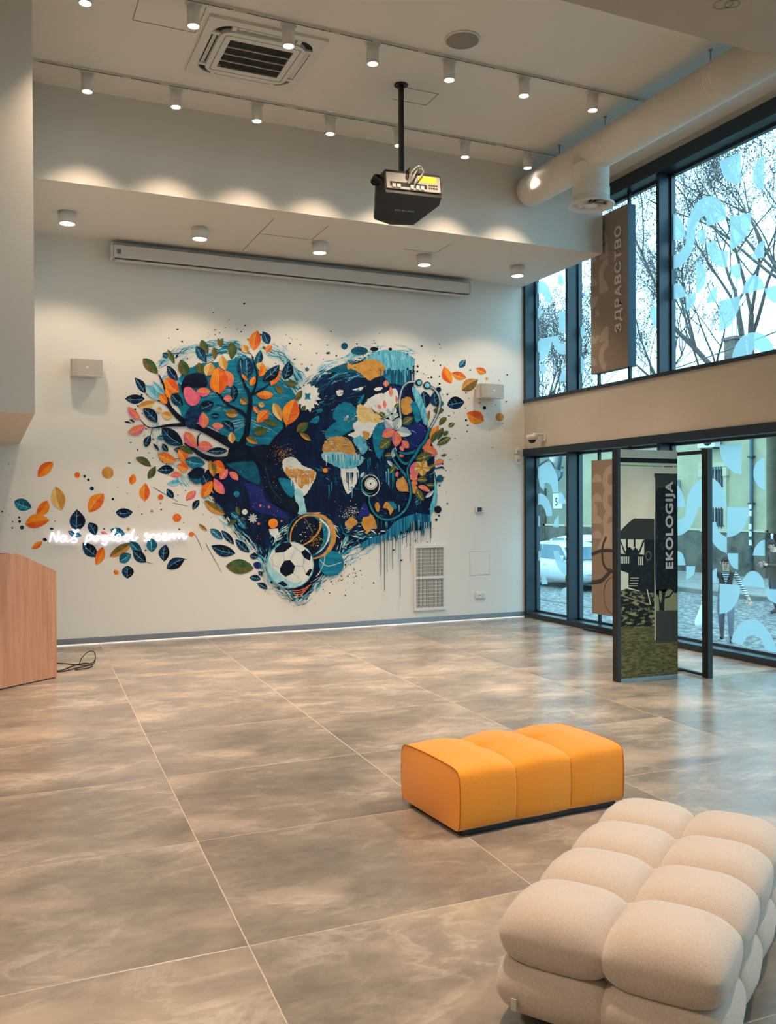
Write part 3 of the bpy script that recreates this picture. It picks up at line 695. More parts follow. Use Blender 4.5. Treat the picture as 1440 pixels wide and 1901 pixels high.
# local: x along the long side, y away = left; short side runs to -y
def pillow(c,hx,hy,hz,outer,zlow,zhigh,zc):
    """pillow cushion: square and pinched at its equator, softer towards top and bottom"""
    m=MB(); cx,cy=c; v=[]; f=[]; K,Nn=22,48
    sg=lambda a,e: math.copysign(abs(a)**e,a)
    for i in range(K+1):
        al=-PI/2+PI*i/K; cz=max(0,math.cos(al)); sz=math.sin(al)
        e=.15+.29*abs(sz)**1.3
        for j in range(Nn):
            b=2*PI*j/Nn+PI/4
            px,py=sg(math.cos(b),e),sg(math.sin(b),e)
            r=cz**(.62 if (sz>0)==(zhigh>.3) else .30); z=sg(sz,.92); x=px*r; y=py*r
            z*=1-.62*(abs(x)*abs(y))**2.4 if (z>0 and zhigh>.3) else 1
            ox_=hx*x; oy=hy*y; kx=max(0,1-abs(y)**2.2); ky=max(0,1-abs(x)**2.2)
            if ('r' in outer and x>0) or ('l' in outer and x<0): ox_+=.022*x*kx*r
            if ('f' in outer and y<0) or ('b' in outer and y>0): oy+=.022*y*ky*r
            v.append((cx+ox_,cy+oy,zc+(zhigh-zc)*z if z>0 else zc+(zc-zlow)*z))
    for i in range(K):
        for j in range(Nn): j2=(j+1)%Nn; f.append((i*Nn+j,i*Nn+j2,i*Nn+Nn+j2,i*Nn+Nn+j))
    m.add(v,f,0,True); return m
nxs,nys=4,2; cxs,cys=Lb/nxs,Wb/nys
MB().rbox((.06,-Wb+.06,.03),(Lb-.06,-.06,.34),.05).build('core',beige,t)
for i in range(nxs):
    for j in range(nys):
        out=''
        if i==0: out+='l'
        if i==nxs-1: out+='r'
        if j==0: out+='b'
        if j==nys-1: out+='f'
        c=((i+.5)*cxs,-(j+.5)*cys); xi=.015; L0=.0 if i==0 else xi; R0=.0 if i==nxs-1 else xi; B0=.0 if j==0 else xi; F0=.0 if j==nys-1 else xi
        c=(c[0]+(R0-L0)/2,c[1]+(B0-F0)/2); hx_=cxs/2+(L0+R0)/2; hy_=cys/2+(B0+F0)/2
        pillow(c,hx_+.004,hy_+.004,.1,out,.195,.408,.30).build('top_cushion',beige,t)
        pillow(c,hx_+.012,hy_+.012,.1,out,.02,.225,.125).build('base_cushion',beige,t)
MB().box((-.006,-.075,.08),(-.001,-.058,.118)).build('fabric_tag',mat('grey_tag',(190,188,190),.7),t).location=(-.03,0,.0)
for x in (.12,Lb-.12):
    for y in (-.12,-Wb+.12): MB().lathe([(.025,0),(.03,.05)],(x,y,0),n=14).build('foot',blk,t)

# ------------------------------------------------------------------ lectern
def wood_mat():
    m=mat('pale_red_oak_veneer',(206,146,108),.5,col2=(184,120,82),scale=5,stretch=(6,6,.35),lo=.35,hi=.75,detail=8); return m
wood=wood_mat()
p0=Vector((.61,9.591)); p1=Vector((.095,9.189)); ed=(p1-p0).normalized(); rzl=math.atan2(ed.y,ed.x)
t=tag(empty('lectern',(p0.x,p0.y,0),rzl),'wooden lectern with a sloping top at the left edge','lectern')
# local +x runs along the visible side towards the camera's left, +y (towards -... ) is the far side sign below
prof=[(0,.012),(0,1.068),(.47,1.268),(.95,1.275),(.95,.012)]
def side(y): return MB().prism([(x,y,z) for x,z in prof],(0,.022,0))
side(0).build('side_panel',wood,t); side(-.62).build('side_panel',wood,t)
MB().prism([(0,-.60,.012),(0,0,.012),(0,0,1.06),(0,-.60,1.06)],(.02,0,0)).build('front_panel',wood,t)
MB().prism([(.0,-.60,1.045),(.47,-.60,1.245),(.47,0,1.245),(.0,0,1.045)],(0,0,.02)).build('reading_top',wood,t)
MB().box((.02,-.60,.55),(.93,0,.57)).build('shelf',wood,t)
MB().box((.01,-.6,0),(.93,.01,.012)).build('plinth',blk,t)
# ------------------------------------------------------------------ black cable behind the lectern
t0=Vector((.64,9.75,0))
t=tag(empty('floor_cable',t0),'loose coil of thin black cable on the floor beside the lectern','cable')
def g(x,y,z=.006): q=onZ(z,x/6,1000+y/6); return q-t0
for pts in ([(600,1470),(690,1465),(800,1420),(880,1395),(960,1385),(1000,1400),(940,1425),(860,1440),(840,1460),(900,1452),(980,1440),(1030,1420)],
            [(600,1385),(740,1392),(880,1405),(1010,1410)],[(620,1480),(720,1475),(850,1440),(960,1415),(1030,1400),(1060,1360)]):
    MB().tube([g(x,y) for x,y in cat_rom(pts,5,False)],.006,6).build('cable_strand',blk,t)
q=[(885,1395,.006),(905,1345,.05),(950,1312,.10),(1005,1303,.13),(1050,1325,.12),(1062,1360,.06),(1040,1395,.02),(1000,1412,.006)]
base=[g(885,1395)+ (g(1000,1412)-g(885,1395))*(k/7) for k in range(8)]
loop=[b+Vector((0,0,z)) for b,(x,y,z) in zip([g(x if x<1100 else x,1395+ (y-1395)*.1) for x,y,z in q],q)]
MB().tube(cat_rom([tuple(p) for p in loop],5,False),.005,6).build('cable_loop',blk,t)

# ------------------------------------------------------------------ hanging banners in the windows
ban=mat('taupe_banner_print',(150,132,118),.6); ban_l=mat('pale_taupe_banner_print',(176,160,146),.6); ban_side=mat('banner_edge_blue_grey',(70,92,104),.5)
ban_t=mat('banner_letter_grey',(214,210,204),.6)
def arc(cx,cz,r,a0,a1,n=10): return [(cx+r*math.cos(math.radians(a0+(a1-a0)*i/n)),cz+r*math.sin(math.radians(a0+(a1-a0)*i/n))) for i in range(n+1)]
def banner(z0,z1,label,kind,pole_lo,pole_hi):
    t=tag(empty('window_banner',(7.51,9.305,z0)),label,'banner','banners hung in the windows'); W=.777; Hh=z1-z0
    MB().box((0,0,0),(.125,W,Hh)).build('board',ban,t)
    for a,b,nm in (((0,-.001,0),(.125,0,Hh),'side_edge'),((0,W,0),(.125,W+.001,Hh),'side_edge')): MB().box(a,b).build(nm,ban_side,t)
    for y in (.06,.70): MB().box((.055,y-.018,pole_lo-z0),(.09,y+.018,pole_hi-z0)).build('pole',blk,t)
    # print on the room side, x=-0.0015; local y runs 0 (right in view) .. W (left in view)
    cnt=[0]
    def pr(pts,m,nm='printed_shape',lay=1): cnt[0]+=1; MB().add([(-.0008-.00016*cnt[0],W-x,z) for x,z in pts],flat_tris(pts)).build(nm,m,t)
    c=.19
    if kind==0:
        rows=[(.0,'q1'),(.0,'h')]
        z=Hh-.02
        shapes=[[(.0,1.93),(.19,1.93)]+arc(.19,1.74,.19,90,0)[::1]+[(.19,1.74),(.0,1.74)]]
        for k,zc in enumerate((1.70,1.50,1.28,1.05,.86,.40,.20)):
            if k in (0,3): pr([(.19,zc)]+arc(.19,zc,.19,0,90),ban_l); pr([(.0,zc-.02)]+arc(.0,zc-.02,.16,-90,0),ban_l)
            if k in (1,5): pr(arc(.38,zc,.19,90,180)+[(.19,zc),(.38,zc)],ban_l); pr(arc(.0,zc,.12,0,90)+[(0,zc)],ban_l)
            if k in (2,6):
                o=arc(.38,zc,.21,90,250); i_=arc(.38,zc,.11,250,90); pr(o+i_,ban_l); pr([(0,zc-.1)]+arc(0,zc-.1,.13,0,90),ban_l)
            if k==4: pr(arc(.10,zc-.1,.09,0,90)+[(.10,zc-.1)],ban_l); pr(arc(.10,zc-.36,.09,-90,0)+[(.10,zc-.36)],ban_l)
        me=text_mesh('ЗДРАВСТВО',.215,.0075,0,1.14); me.materials.append(ban_t); o=bpy.data.objects.new('lettering',me); link(o,t)
        # reads upwards, seen from -x : letters' right -> +z, letters' up -> towards view left (+y)
        xs=[p.co.x for p in me.vertices]; ys=[p.co.y for p in me.vertices]; wtot=max(xs)-min(xs)
        sc_=1.38/wtot; hs=.165/(max(ys)-min(ys))
        M=Matrix(((0,0,-1,-.0085),(0,hs,0,.13),(sc_,0,0,.46),(0,0,0,1)))
        o.matrix_local=M
    else:
        for k,zc in enumerate((1.78,1.52,1.22,1.02)):
            pr(arc(.12,zc,.11,0,180)+[(.01,zc)],ban_l)
            o=arc(.44,zc+.02,.20,90,270); i_=arc(.44,zc+.02,.09,270,90); pr(o+i_,ban_l)
        pr(arc(.0,1.40,.13,-90,90),ban_l); pr([(.10,.86),(.44,.86),(.44,1.05),(.25,1.06)],ban_l)
        tm=mat('printed_stethoscope_brown',(58,44,38),.5)
        def strk(pts,w,m=tm,lay=2):
            pts=cat_rom(pts,6,False); L1=[];L2=[]
            for i,p in enumerate(pts):
                a=Vector(pts[min(i+1,len(pts)-1)])-Vector(pts[max(i-1,0)]); a.normalize(); nrm=Vector((-a.y,a.x))*w/2
                L1.append(tuple(Vector(p)+nrm)); L2.append(tuple(Vector(p)-nrm))
            pr(L1+L2[::-1],m,'printed_tube',lay)
        strk([(0,.80),(.2,.86),(.45,.87),(.755,.83)],.045); strk([(.32,1.05),(.24,.92),(.24,.72),(.33,.62),(.50,.60),(.62,.66),(.755,.74)],.04,lay=3); strk([(0,.42),(.18,.45),(.30,.52),(.42,.62)],.055,lay=4)
        ring=[(.46+.20*math.cos(2*PI*i/24),.28+.24*math.sin(2*PI*i/24)) for i in range(25)]; strk(ring,.012,mat('taupe_line',(112,94,82),.6),5)
        MB().box((-.10,-.06,-z0+.0),(-.036,W+.06,-z0+.03)).build('floor_plate',blk,t)
    return t
banner(3.48,5.558,'taupe banner reading ЗДРАВСТВО hung in the upper window',0,3.30,5.75)
banner(.229,2.307,'taupe banner with printed stethoscope in the lower window behind the display panel',1,.08,2.46)

# ------------------------------------------------------------------ free-standing display panel
t=tag(empty('display_stand',(5.541,7.017,0)),'black folding display stand with a printed panel reading EKOLOGIJA','display panel')
W,Hp=.71,2.235
sky_p=mat('print_pale_olive_sky',(226,220,196),.5,col2=(210,204,178),scale=2.5); dk=mat('print_black',(16,16,14),.5,col2=(30,30,26),scale=18); dk2=mat('print_dark_olive',(50,50,42),.5); grass=mat('print_olive_grass',(112,104,62),.5,col2=(70,66,38),scale=16,stretch=(1,1,4),detail=7,lo=.4,hi=.6)
MB().box((-.035,-.03,0),(.0,.05,Hp+.01)).build('post',blk,t)
pan=MB().box((0,-.012,.02),(W,.012,Hp)).build('panel',mat('panel_board',(205,198,180),.5),t)
MB().box((0,-.010,.0),(W,.014,.022)).build('bottom_edge',mat('blue_grey_edge',(110,150,170),.4),t)
def pr(x0,z0,pts,m,nm,lay): MB().add([(x,-.0122-.0003*lay,z) for x,z in pts],flat_tris(pts)).build(nm,m,pan)
# print coordinates from the photo: crop origin (1080,820), scale 4.132, panel quad mapped to board
def PP(x,y):
    fx=(x-270-(y/1900)*15)/(452); yt=42+ (30)*0; yb=1840-45*max(0,min(1,fx))
    return (fx*W, Hp-(y-48)/(yb-48)*(Hp-.02))
def pic(pts,m,nm,lay,smooth=False):
    q=[PP(*p) for p in pts]
    if smooth: q=cat_rom(q,5)
    q=[(min(max(x,.0),W),min(max(z,.02),Hp)) for x,z in q]; pr(0,0,q,m,nm,lay)
pic([(270,150),(725,150),(740,1800),(285,1840)],sky_p,'printed_sky',1)
pic([(270,112),(725,112),(725,148),(270,148)],dk,'printed_band',2)
pic([(275,165),(605,168),(605,178),(275,175)],mat('print_green',(110,180,110),.5),'printed_line',2); pic([(615,168),(690,168),(690,178),(615,178)],mat('print_brown',(120,90,80),.5),'printed_line',2); pic([(698,168),(724,168),(724,178),(698,178)],mat('print_green',(0,0,0)),'printed_line',2)
pic([(275,1420),(545,1420),(740,1430),(740,1800),(285,1838)],grass,'printed_grass',2)
rock=mat('print_rocks',(24,23,18),.5,col2=(150,142,98),scale=13,stretch=(1,1,2.2),lo=.52,hi=.64,detail=6)
pic([(275,1150),(330,1130),(420,1150),(550,1150),(552,1420),(285,1425)],rock,'printed_rocks',3)
pic([(270,690),(300,660),(350,610),(385,583),(545,583),(548,745),(272,745)],dk2,'printed_roof',4)
pic([(465,745),(548,745),(552,1160),(440,1150),(345,1120),(345,1010),(275,985),(275,955),(465,950)],dk,'printed_hut',4)
pic([(275,855),(320,860),(330,810),(355,805),(380,830),(395,805),(420,830),(425,860),(465,865),(465,955),(275,958)],dk,'printed_balcony',5)
for a,b in (((275,750),(318,850)),((462,750),(425,850)),((332,745),(332,810)),((390,745),(390,800)),((272,750),(465,750))):
    d=7; pic([(a[0]-d,a[1]),(a[0]+d,a[1]),(b[0]+d,b[1]+4),(b[0]-d,b[1]+4)],dk,'printed_post',5)
for k in range(5): pic([(285+14*k,880),(292+14*k,880),(292+14*k,935),(285+14*k,935)],sky_p,'printed_baluster',6)
for k in range(3): pic([(420+14*k,880),(428+14*k,880),(428+14*k,945),(420+14*k,945)],sky_p,'printed_baluster',6)
pic([(497+25*math.cos(i*PI/8),872+38*math.sin(i*PI/8)) for i in range(16)],mat('print_grey_green',(86,84,70),.5),'printed_ring',6); pic([(497+16*math.cos(i*PI/8),872+26*math.sin(i*PI/8)) for i in range(16)],dk,'printed_ring',7)
for k in range(4): pic([(360-4*k,1045+20*k),(425-4*k,1045+20*k),(425-4*k,1050+20*k),(360-4*k,1050+20*k)],sky_p,'printed_step',6)
pic([(485,1135),(492,1135),(520,1255),(513,1255)],sky_p,'printed_rail',5); pic([(290,1185),(300,1180),(480,1240),(480,1250)],mat('print_rail',(140,132,96),.5),'printed_rail',5)
box_m=mat('print_translucent_grey',(58,58,50),.5)
pic([(541,228),(725,228),(740,1545),(556,1550)],box_m,'printed_text_box',8)
pic([(720,1130),(738,1120),(740,1295),(620,1300),(560,1305),(560,1150),(640,1140)],mat('print_grey_olive',(132,130,98),.5),'printed_sky_gap',9)
tree_m=mat('print_tree_foliage',(14,14,12),.5,col2=(48,48,40),scale=30,lo=.55,hi=.75)
pic([(552,420),(600,340),(660,330),(724,380),(738,1110),(660,1120),(640,1150),(600,1150),(553,1120)],tree_m,'printed_tree',10,True)
pic([(560,1140),(640,1130),(625,1200),(622,1300),(585,1300),(580,1200)],dk,'printed_trunk',10)
pic([(620,1195),(660,1180),(715,1120),(722,1128),(665,1195),(625,1205)],dk,'printed_branch',11)
pic([(582,1145),(600,1145),(605,1200),(595,1240),(582,1200)],mat('print_grey_olive',(0,0,0)),'printed_gap',12)
pic([(540,262),(547,262),(556,1530),(549,1530)],sky_p,'printed_edge',9)
me=text_mesh('EKOLOGIJA',.2,.0075,0,1.14); me.materials.append(mat('print_letter_grey',(178,176,170),.5)); o=bpy.data.objects.new('lettering',me); link(o,pan)
xs=[p.co.x for p in me.vertices]; ys=[p.co.y for p in me.vertices]
(xa,za),(xb,zb)=PP(632,975),PP(706,288)
s1=(zb-za)/(max(xs)-min(xs)); s2=(xb-xa)/(max(ys)-min(ys))
o.matrix_local=Matrix(((0,-s2,0,xb+s2*min(ys)),(0,0,-1,-.0165),(s1,0,0,za-s1*min(xs)),(0,0,0,1)))
# open second leaf, square to the first
lx,ly=.905,-.20
m=MB(); m.box((lx-.03,ly-.05,0),(lx+.03,ly+.03,Hp+.01)); m.build('open_leaf_post',blk,t)
MB().box((lx-.025,ly+.58,0),(lx+.025,ly+.62,Hp)).build('open_leaf_post',blk,t)
MB().box((lx-.02,ly,Hp-.035),(lx+.02,ly+.6,Hp)).build('open_leaf_top',blk,t); MB().box((lx-.02,ly,.01),(lx+.02,ly+.6,.035)).build('open_leaf_bottom',blk,t)
MB().tube([(W-.1,.03,.02),(lx-.05,ly+.38,.02),(lx,ly+.30,.02)],.014,6).build('foot_bar',blk,t)
MB().tube([(W,.01,Hp-.02),(lx,ly+.45,Hp-.02)],.012,6).build('hinge_bar',blk,t)
# ------------------------------------------------------------------ painted mural
from mathutils.geometry import tessellate_polygon
MU=tag(empty('wall_mural',(3.9,YM,0)),'large painted heart mural of a tree, globe and stethoscope on the back wall','mural')
rngm=random.Random(42)
K3=(200,590,3.6); K4=(520,590,3.2727); K5=(0,820,3.4286); K6=(340,850,4.2353); K7=(600,820,4.0); KP=(0,0,1.0)
def PX(K,p): return (K[0]+p[0]/K[2],K[1]+p[1]/K[2])
PAINT={}
def paint(nm,c1,c2,scale=9,stretch=(1,1,1),lo=.4,hi=.66):
    PAINT[nm]=mat('paint_'+nm,c1,.6,col2=c2,scale=scale,stretch=stretch,lo=lo,hi=hi,detail=3); return PAINT[nm]
paint('navy',(14,34,66),(26,66,104),9,(1,1,2.5)); paint('night',(12,24,52),(16,44,84),5,(1.6,1,.5),.45,.75); paint('ink',(10,18,34),(16,30,54),6)
paint('violet',(34,44,116),(24,38,96),4); paint('dteal',(18,74,98),(20,100,124),8,(1,1,2)); paint('teal',(18,110,140),(30,138,166),7,(.6,1,2.6)); paint('cyan',(64,166,194),(140,204,216),11,(2.5,1,.7)); paint('sky',(140,198,212),(176,216,222),10)
paint('orange',(240,132,36),(248,156,48),8); paint('dorange',(226,92,34),(240,122,44),8); paint('pink',(224,92,122),(236,124,140),9); paint('salmon',(232,112,92),(240,140,80),9)
paint('ochre',(198,136,58),(214,160,84),13); paint('cream',(226,186,112),(234,206,142),9); paint('olive',(74,92,46),(118,100,52),14,lo=.42,hi=.6); paint('green',(52,84,52),(76,104,62),9); paint('brown',(140,104,54),(96,92,50),16)
paint('white',(232,228,218),(216,220,214),9); paint('drip',(22,60,100),(28,128,156),3,(9,1,.6)); paint('cdrip',(40,140,170),(22,70,112),3.2,(9,1,.5),.42,.6); paint('black',(10,12,16),(18,20,26),8); paint('pale',(176,192,196),(150,172,182),9)
LEVELS=[]     # stacking of overlapping paint layers
def level(bb):
    lv=0
    for b,l in LEVELS:
        if b[0]<bb[2] and b[2]>bb[0] and b[1]<bb[3] and b[3]>bb[1] and l>=lv: lv=l+1
    LEVELS.append((bb,lv)); return lv
def tris(p2):
    t=tessellate_polygon([[Vector((a,b,0)) for a,b in p2]]); out=[]
    for a,b,c in t:
        ar=(p2[b][0]-p2[a][0])*(p2[c][1]-p2[a][1])-(p2[b][1]-p2[a][1])*(p2[c][0]-p2[a][0])
        if abs(ar)<1e-9: continue
        out.append((a,b,c) if ar>0 else (a,c,b))
    return out
def wall_pt(p,off): q=onY(YM,p[0],p[1]); return (q.x-3.9,-off,q.z)
def flat(polys,mats,nm,kind=None,pad=0):
    """polys: list of (px polygon, material slot, sublayer); one mesh on the wall"""
    xs=[q[0] for p,_,_ in polys for q in p]; ys=[q[1] for p,_,_ in polys for q in p]
    lv=level((min(xs),min(ys),max(xs),max(ys))); m=MB()
    for p,mi,sub in polys:
        off=.0012+.0005*lv+.00016*sub
        m.add([wall_pt(q,off) for q in p],tris(p),mi)
    o=m.build(nm,mats,MU)
    if kind: o['kind']=kind
    return o
def sm(pts,n=5): return cat_rom(pts,n)
def ragged(q,amp):
    """dry-brush edge: midpoints pushed in and out"""
    for lv in range(2):
        o=[]
        for i,p in enumerate(q):
            n=q[(i+1)%len(q)]; o.append(p); dx,dy=n[0]-p[0],n[1]-p[1]; l=math.hypot(dx,dy)
            if l>2.2: k=rngm.uniform(-1,1)*min(amp,l*.35)/l; o.append(((p[0]+n[0])/2-dy*k,(p[1]+n[1])/2+dx*k))
        q=o; amp*=.6
    return q
def poly(K,pts,col,nm='painted_patch',smooth=True,jag=0):
    q=[PX(K,p) for p in pts]
    if smooth: q=sm(q,5)
    if jag: q=ragged(q,jag*2.6)
    return flat([(q,0,0)],[PAINT[col]],nm)
def circ(c,r,n=20,ry=None,jag=0): return [(c[0]+r*(1+rngm.uniform(-jag,jag))*math.cos(2*PI*i/n),c[1]+(ry or r)*(1+rngm.uniform(-jag,jag))*math.sin(2*PI*i/n)) for i in range(n)]
def disc(K,x,y,r,col,nm='painted_dot',ry=None,jag=.03): return flat([(circ(PX(K,(x,y)),r/K[2],18,(ry or r)/K[2],jag),0,0)],[PAINT[col]],nm)
def stroke_poly(pts,ws,n=5):
    a=cat_rom([(p[0],p[1],w) for p,w in zip(pts,ws)],n,False); L1=[];L2=[]
    for i,p in enumerate(a):
        d=Vector((a[min(i+1,len(a)-1)][0]-a[max(i-1,0)][0],a[min(i+1,len(a)-1)][1]-a[max(i-1,0)][1])); d=d.normalized() if d.length>0 else Vector((1,0)); w=max(.15,p[2])/2
        L1.append((p[0]-d.y*w,p[1]+d.x*w)); L2.append((p[0]+d.y*w,p[1]-d.x*w))
    return L1,L2
def strip_add(m,L1,L2,off,mi):
    n=len(L1); v=[wall_pt(p,off) for p in L1]+[wall_pt(p,off) for p in L2]
    m.add(v,[(i,i+1,n+i+1,n+i) for i in range(n-1)],mi)
def stroke(K,pts,ws,col,nm='painted_stroke',inner=None,iw=.5):
    q=[PX(K,p) for p in pts]; w=[x/K[2] for x in (ws if isinstance(ws,(list,tuple)) else [ws]*len(q))]
    L1,L2=stroke_poly(q,w); xs=[p[0] for p in L1+L2]; ys=[p[1] for p in L1+L2]; lv=level((min(xs),min(ys),max(xs),max(ys))); m=MB()
    strip_add(m,L1,L2,.0012+.0005*lv,0); ms=[PAINT[col]]
    if inner:
        A,Bq=stroke_poly(q,[x*iw for x in w]); strip_add(m,A,Bq,.0012+.0005*lv+.0002,1); ms.append(PAINT[inner])
    return m.build(nm,ms,MU)
TONE={'navy':'ink','orange':'dorange','dorange':'orange','pink':'salmon','olive':'green','teal':'dteal','dteal':'navy','cream':'ochre','ochre':'brown','sky':'cyan','green':'olive','white':'pale','brown':'olive','black':'ink','cyan':'teal','salmon':'pink'}
VEIN={'navy':'cyan','dteal':'cyan','teal':'sky','olive':'brown','green':'cream','orange':'cream','white':'pale','pink':'cream'}
def leaf(K,x1,y1,x2,y2,w,col,nm='painted_leaf'):
    a=Vector(PX(K,(x1,y1))); b=Vector(PX(K,(x2,y2))); w=w/K[2]; d=b-a; L=d.length; t=d/L; n=Vector((-t.y,t.x)); bend=rngm.uniform(-.07,.07)*L
    N_=9; up=[];dn=[];mid=[]; sk=rngm.uniform(.85,1.15)
    for i in range(N_+1):
        s=i/N_; f=math.sin(PI*s**sk)**.8; c=a+d*s+n*bend*math.sin(PI*s)
        up.append(tuple(c+n*w/2*f)); dn.append(tuple(c-n*w/2*f)); mid.append(tuple(c+n*w*.06*math.sin(PI*s)))
    xs=[p[0] for p in up+dn]; ys=[p[1] for p in up+dn]; lv=level((min(xs),min(ys),max(xs),max(ys))); off=.0012+.0005*lv; m=MB()
    strip_add(m,up,mid,off,0); strip_add(m,mid,dn,off,1); ms=[PAINT[col],PAINT[TONE.get(col,col)]]
    if col in VEIN and w>7:
        A,Bq=stroke_poly([mid[1],mid[4],mid[8]],[.7,.9,.4],4); strip_add(m,A,Bq,off+.0002,2); ms.append(PAINT[VEIN[col]])
        if w>11:
            for s_ in (3,5,7):
                for sd,side in ((1,up),(-1,dn)):
                    if rngm.random()<.6:
                        e=Vector(side[s_-1])*.6+Vector(mid[s_-1])*.4; A,Bq=stroke_poly([mid[s_],tuple(e)],[.6,.3],2); strip_add(m,A,Bq,off+.0002,2)
    return m.build(nm,ms,MU)
def brush(paths,cols,nm,n,ln,spread,wd=(.8,2.2)):
    """loose bristle marks along paths (px), one painted area"""
    segs=[]
    for path in paths:
        P=cat_rom(path,12,False)
        for _ in range(n):
            i=rngm.randint(0,len(P)-2); p=Vector(P[i]); d=(Vector(P[i+1])-p); d=d.normalized() if d.length else Vector((1,0)); d.rotate(Matrix.Rotation(rngm.gauss(0,.22),2)); nn=Vector((-d.y,d.x))
            c=p+nn*rngm.gauss(0,spread); l=ln*rngm.uniform(.4,1.3); segs.append(([tuple(c-d*l/2),tuple(c+nn*rngm.uniform(-.8,.8)),tuple(c+d*l/2)],rngm.uniform(*wd),rngm.randrange(len(cols))))
    xs=[p[0] for s,_,_ in segs for p in s]; ys=[p[1] for s,_,_ in segs for p in s]; lv=level((min(xs),min(ys),max(xs),max(ys))); m=MB()
    for k,(s,w,c) in enumerate(segs):
        A,Bq=stroke_poly(s,[.3,w,.3],3); strip_add(m,A,Bq,.0012+.0005*lv+.0000015*k,c)
    o=m.build(nm,[PAINT[c] for c in cols],MU); o['kind']='stuff'; return o
def splat(pts,cols,nm):
    xs=[p[0] for p in pts]; ys=[p[1] for p in pts]; lv=level((min(xs),min(ys),max(xs),max(ys))); m=MB()
    for k,(x,y,r,c) in enumerate(pts):
        q=circ((x,y),r,8,r*rngm.uniform(.55,1),.12); off=.0012+.0005*lv+.000001*k; m.add([wall_pt(p,off) for p in q],[tuple(range(7,-1,-1))],c)
    o=m.build(nm,[PAINT[c] for c in cols],MU); o['kind']='stuff'; return o

# --- splatter on the bare wall first
outline=[(300,700),(268,760),(290,850),(350,920),(400,980),(470,1050),(550,1120),(640,1050),(760,1000),(812,930),(830,850),(850,780),(800,700),(760,650),(680,645),(620,670),(560,690),(540,650),(480,620),(410,620),(340,640)]
sp=[]; P=cat_rom(outline,10)
for _ in range(300):
    p=rngm.choice(P); g=abs(rngm.gauss(0,34)); a=rngm.uniform(0,2*PI); sp.append((p[0]+g*math.cos(a),p[1]+g*math.sin(a),rngm.choice((.7,.8,1,1.3,1.6,2.3)),rngm.choice((0,0,0,1,1,2))))
for _ in range(55): sp.append((rngm.uniform(810,945),rngm.gauss(760,50),rngm.choice((.6,.8,1.2,1.8)),rngm.choice((0,1,1,2))))
for _ in range(45): sp.append((rngm.uniform(-30,340),rngm.gauss(950,45),rngm.choice((.7,.9,1.3,2)),rngm.choice((0,0,1,2))))
for _ in range(60): sp.append((rngm.gauss(640,25),rngm.gauss(1060,18),rngm.choice((.6,.8,1.2,1.6)),0))
splat(sp,['ink','dteal','ochre'],'paint_splatter')
# --- white underpaint and teal halo
brush([[(300,720),(330,670),(390,645),(440,640)],[(470,640),(520,650),(545,690),(556,720)],[(285,760),(300,840),(350,900)],[(590,690),(640,665),(700,650),(770,655)],[(380,930),(430,980),(480,1030),(545,1105)],[(560,1110),(610,1070),(690,1010)]],['white','sky','cyan'],'brushed_halo',110,20,5)
# --- left lobe
poly(K3,[(480,400),(560,330),(650,300),(800,290),(900,250),(1000,300),(1150,400),(1230,470),(1260,600),(1180,740),(1090,860),(1040,900),(960,880),(900,870),(820,830),(740,760),(600,700),(520,690),(470,600),(440,560)],'teal','painted_lobe',jag=.6)
brush([[(298,676),(335,652),(390,640),(440,640)],[(385,665),(420,650),(455,655)],[(500,655),(530,668),(552,695),(556,700)],[(495,690),(520,700),(545,720)]],['cyan','teal','sky','dteal'],'brushed_crown',90,24,4)
brush([[(392,735),(440,725),(500,735),(540,740)],[(400,760),(450,755),(520,775)],[(430,790),(470,785),(515,800)],[(395,715),(440,705),(480,712)]],['cyan','dteal','white','dteal'],'brushed_grain',24,30,5,(.4,.9))
# --- big dark body of the heart
poly(KP,[(418,852),(428,832),(470,835),(503,829),(528,796),(553,768),(556,735),(575,709),(609,688),(642,674),(679,666),(709,653),(746,654),(769,669),(764,703),(777,737),(789,773),(795,804),(806,840),(807,872),(811,907),(809,935),(800,955),(792,980),(750,990),(705,1000),(680,1004),(655,1016),(635,1030),(600,1068),(578,1090),(552,1114),(520,1090),(486,1040),(463,1008),(418,963),(390,921),(378,880)],'night','painted_body',jag=.7)
brush([[(384,905),(420,960),(465,1008),(490,1040)],[(490,1050),(520,1090),(550,1115)],[(560,1112),(590,1080),(640,1028)],[(640,1025),(690,1003),(750,990)],[(560,735),(590,700),(650,672),(720,652)]],['teal','cyan','white','dteal','night'],'brushed_rim',70,15,4)
brush([[(562,722),(610,692),(660,676)],[(570,735),(620,705),(690,690)],[(640,700),(700,690),(760,700)]],['teal','cyan','dteal','navy'],'brushed_top',40,26,4)
poly(K6,[(330,30),(500,-10),(570,50),(600,150),(590,210),(500,170),(420,110)],'dteal'); poly(K6,[(480,200),(600,230),(650,330),(760,400),(830,480),(700,450),(560,410),(500,300)],'violet')
poly(K6,[(250,60),(340,90),(420,150),(500,250),(520,400),(420,440),(330,400),(240,300)],'night')
poly(K4,[(500,265),(560,215),(640,195),(740,205),(820,250),(800,330),(770,300),(750,360),(720,310),(700,360),(670,320),(650,380),(620,310),(600,340),(560,290)],'cyan',smooth=False,jag=.5)
poly(K4,[(640,330),(660,300),(690,340),(720,310),(740,350),(780,310),(800,380),(760,420),(700,400),(650,400)],'cdrip',smooth=False)
poly(K4,[(280,325),(400,275),(420,300),(470,335),(380,330)],'dteal')
poly(K4,[(740,640),(790,650),(850,640),(890,700),(880,760),(840,800),(780,790),(740,720)],'violet'); poly(K4,[(690,420),(740,440),(720,560),(700,480)],'violet')
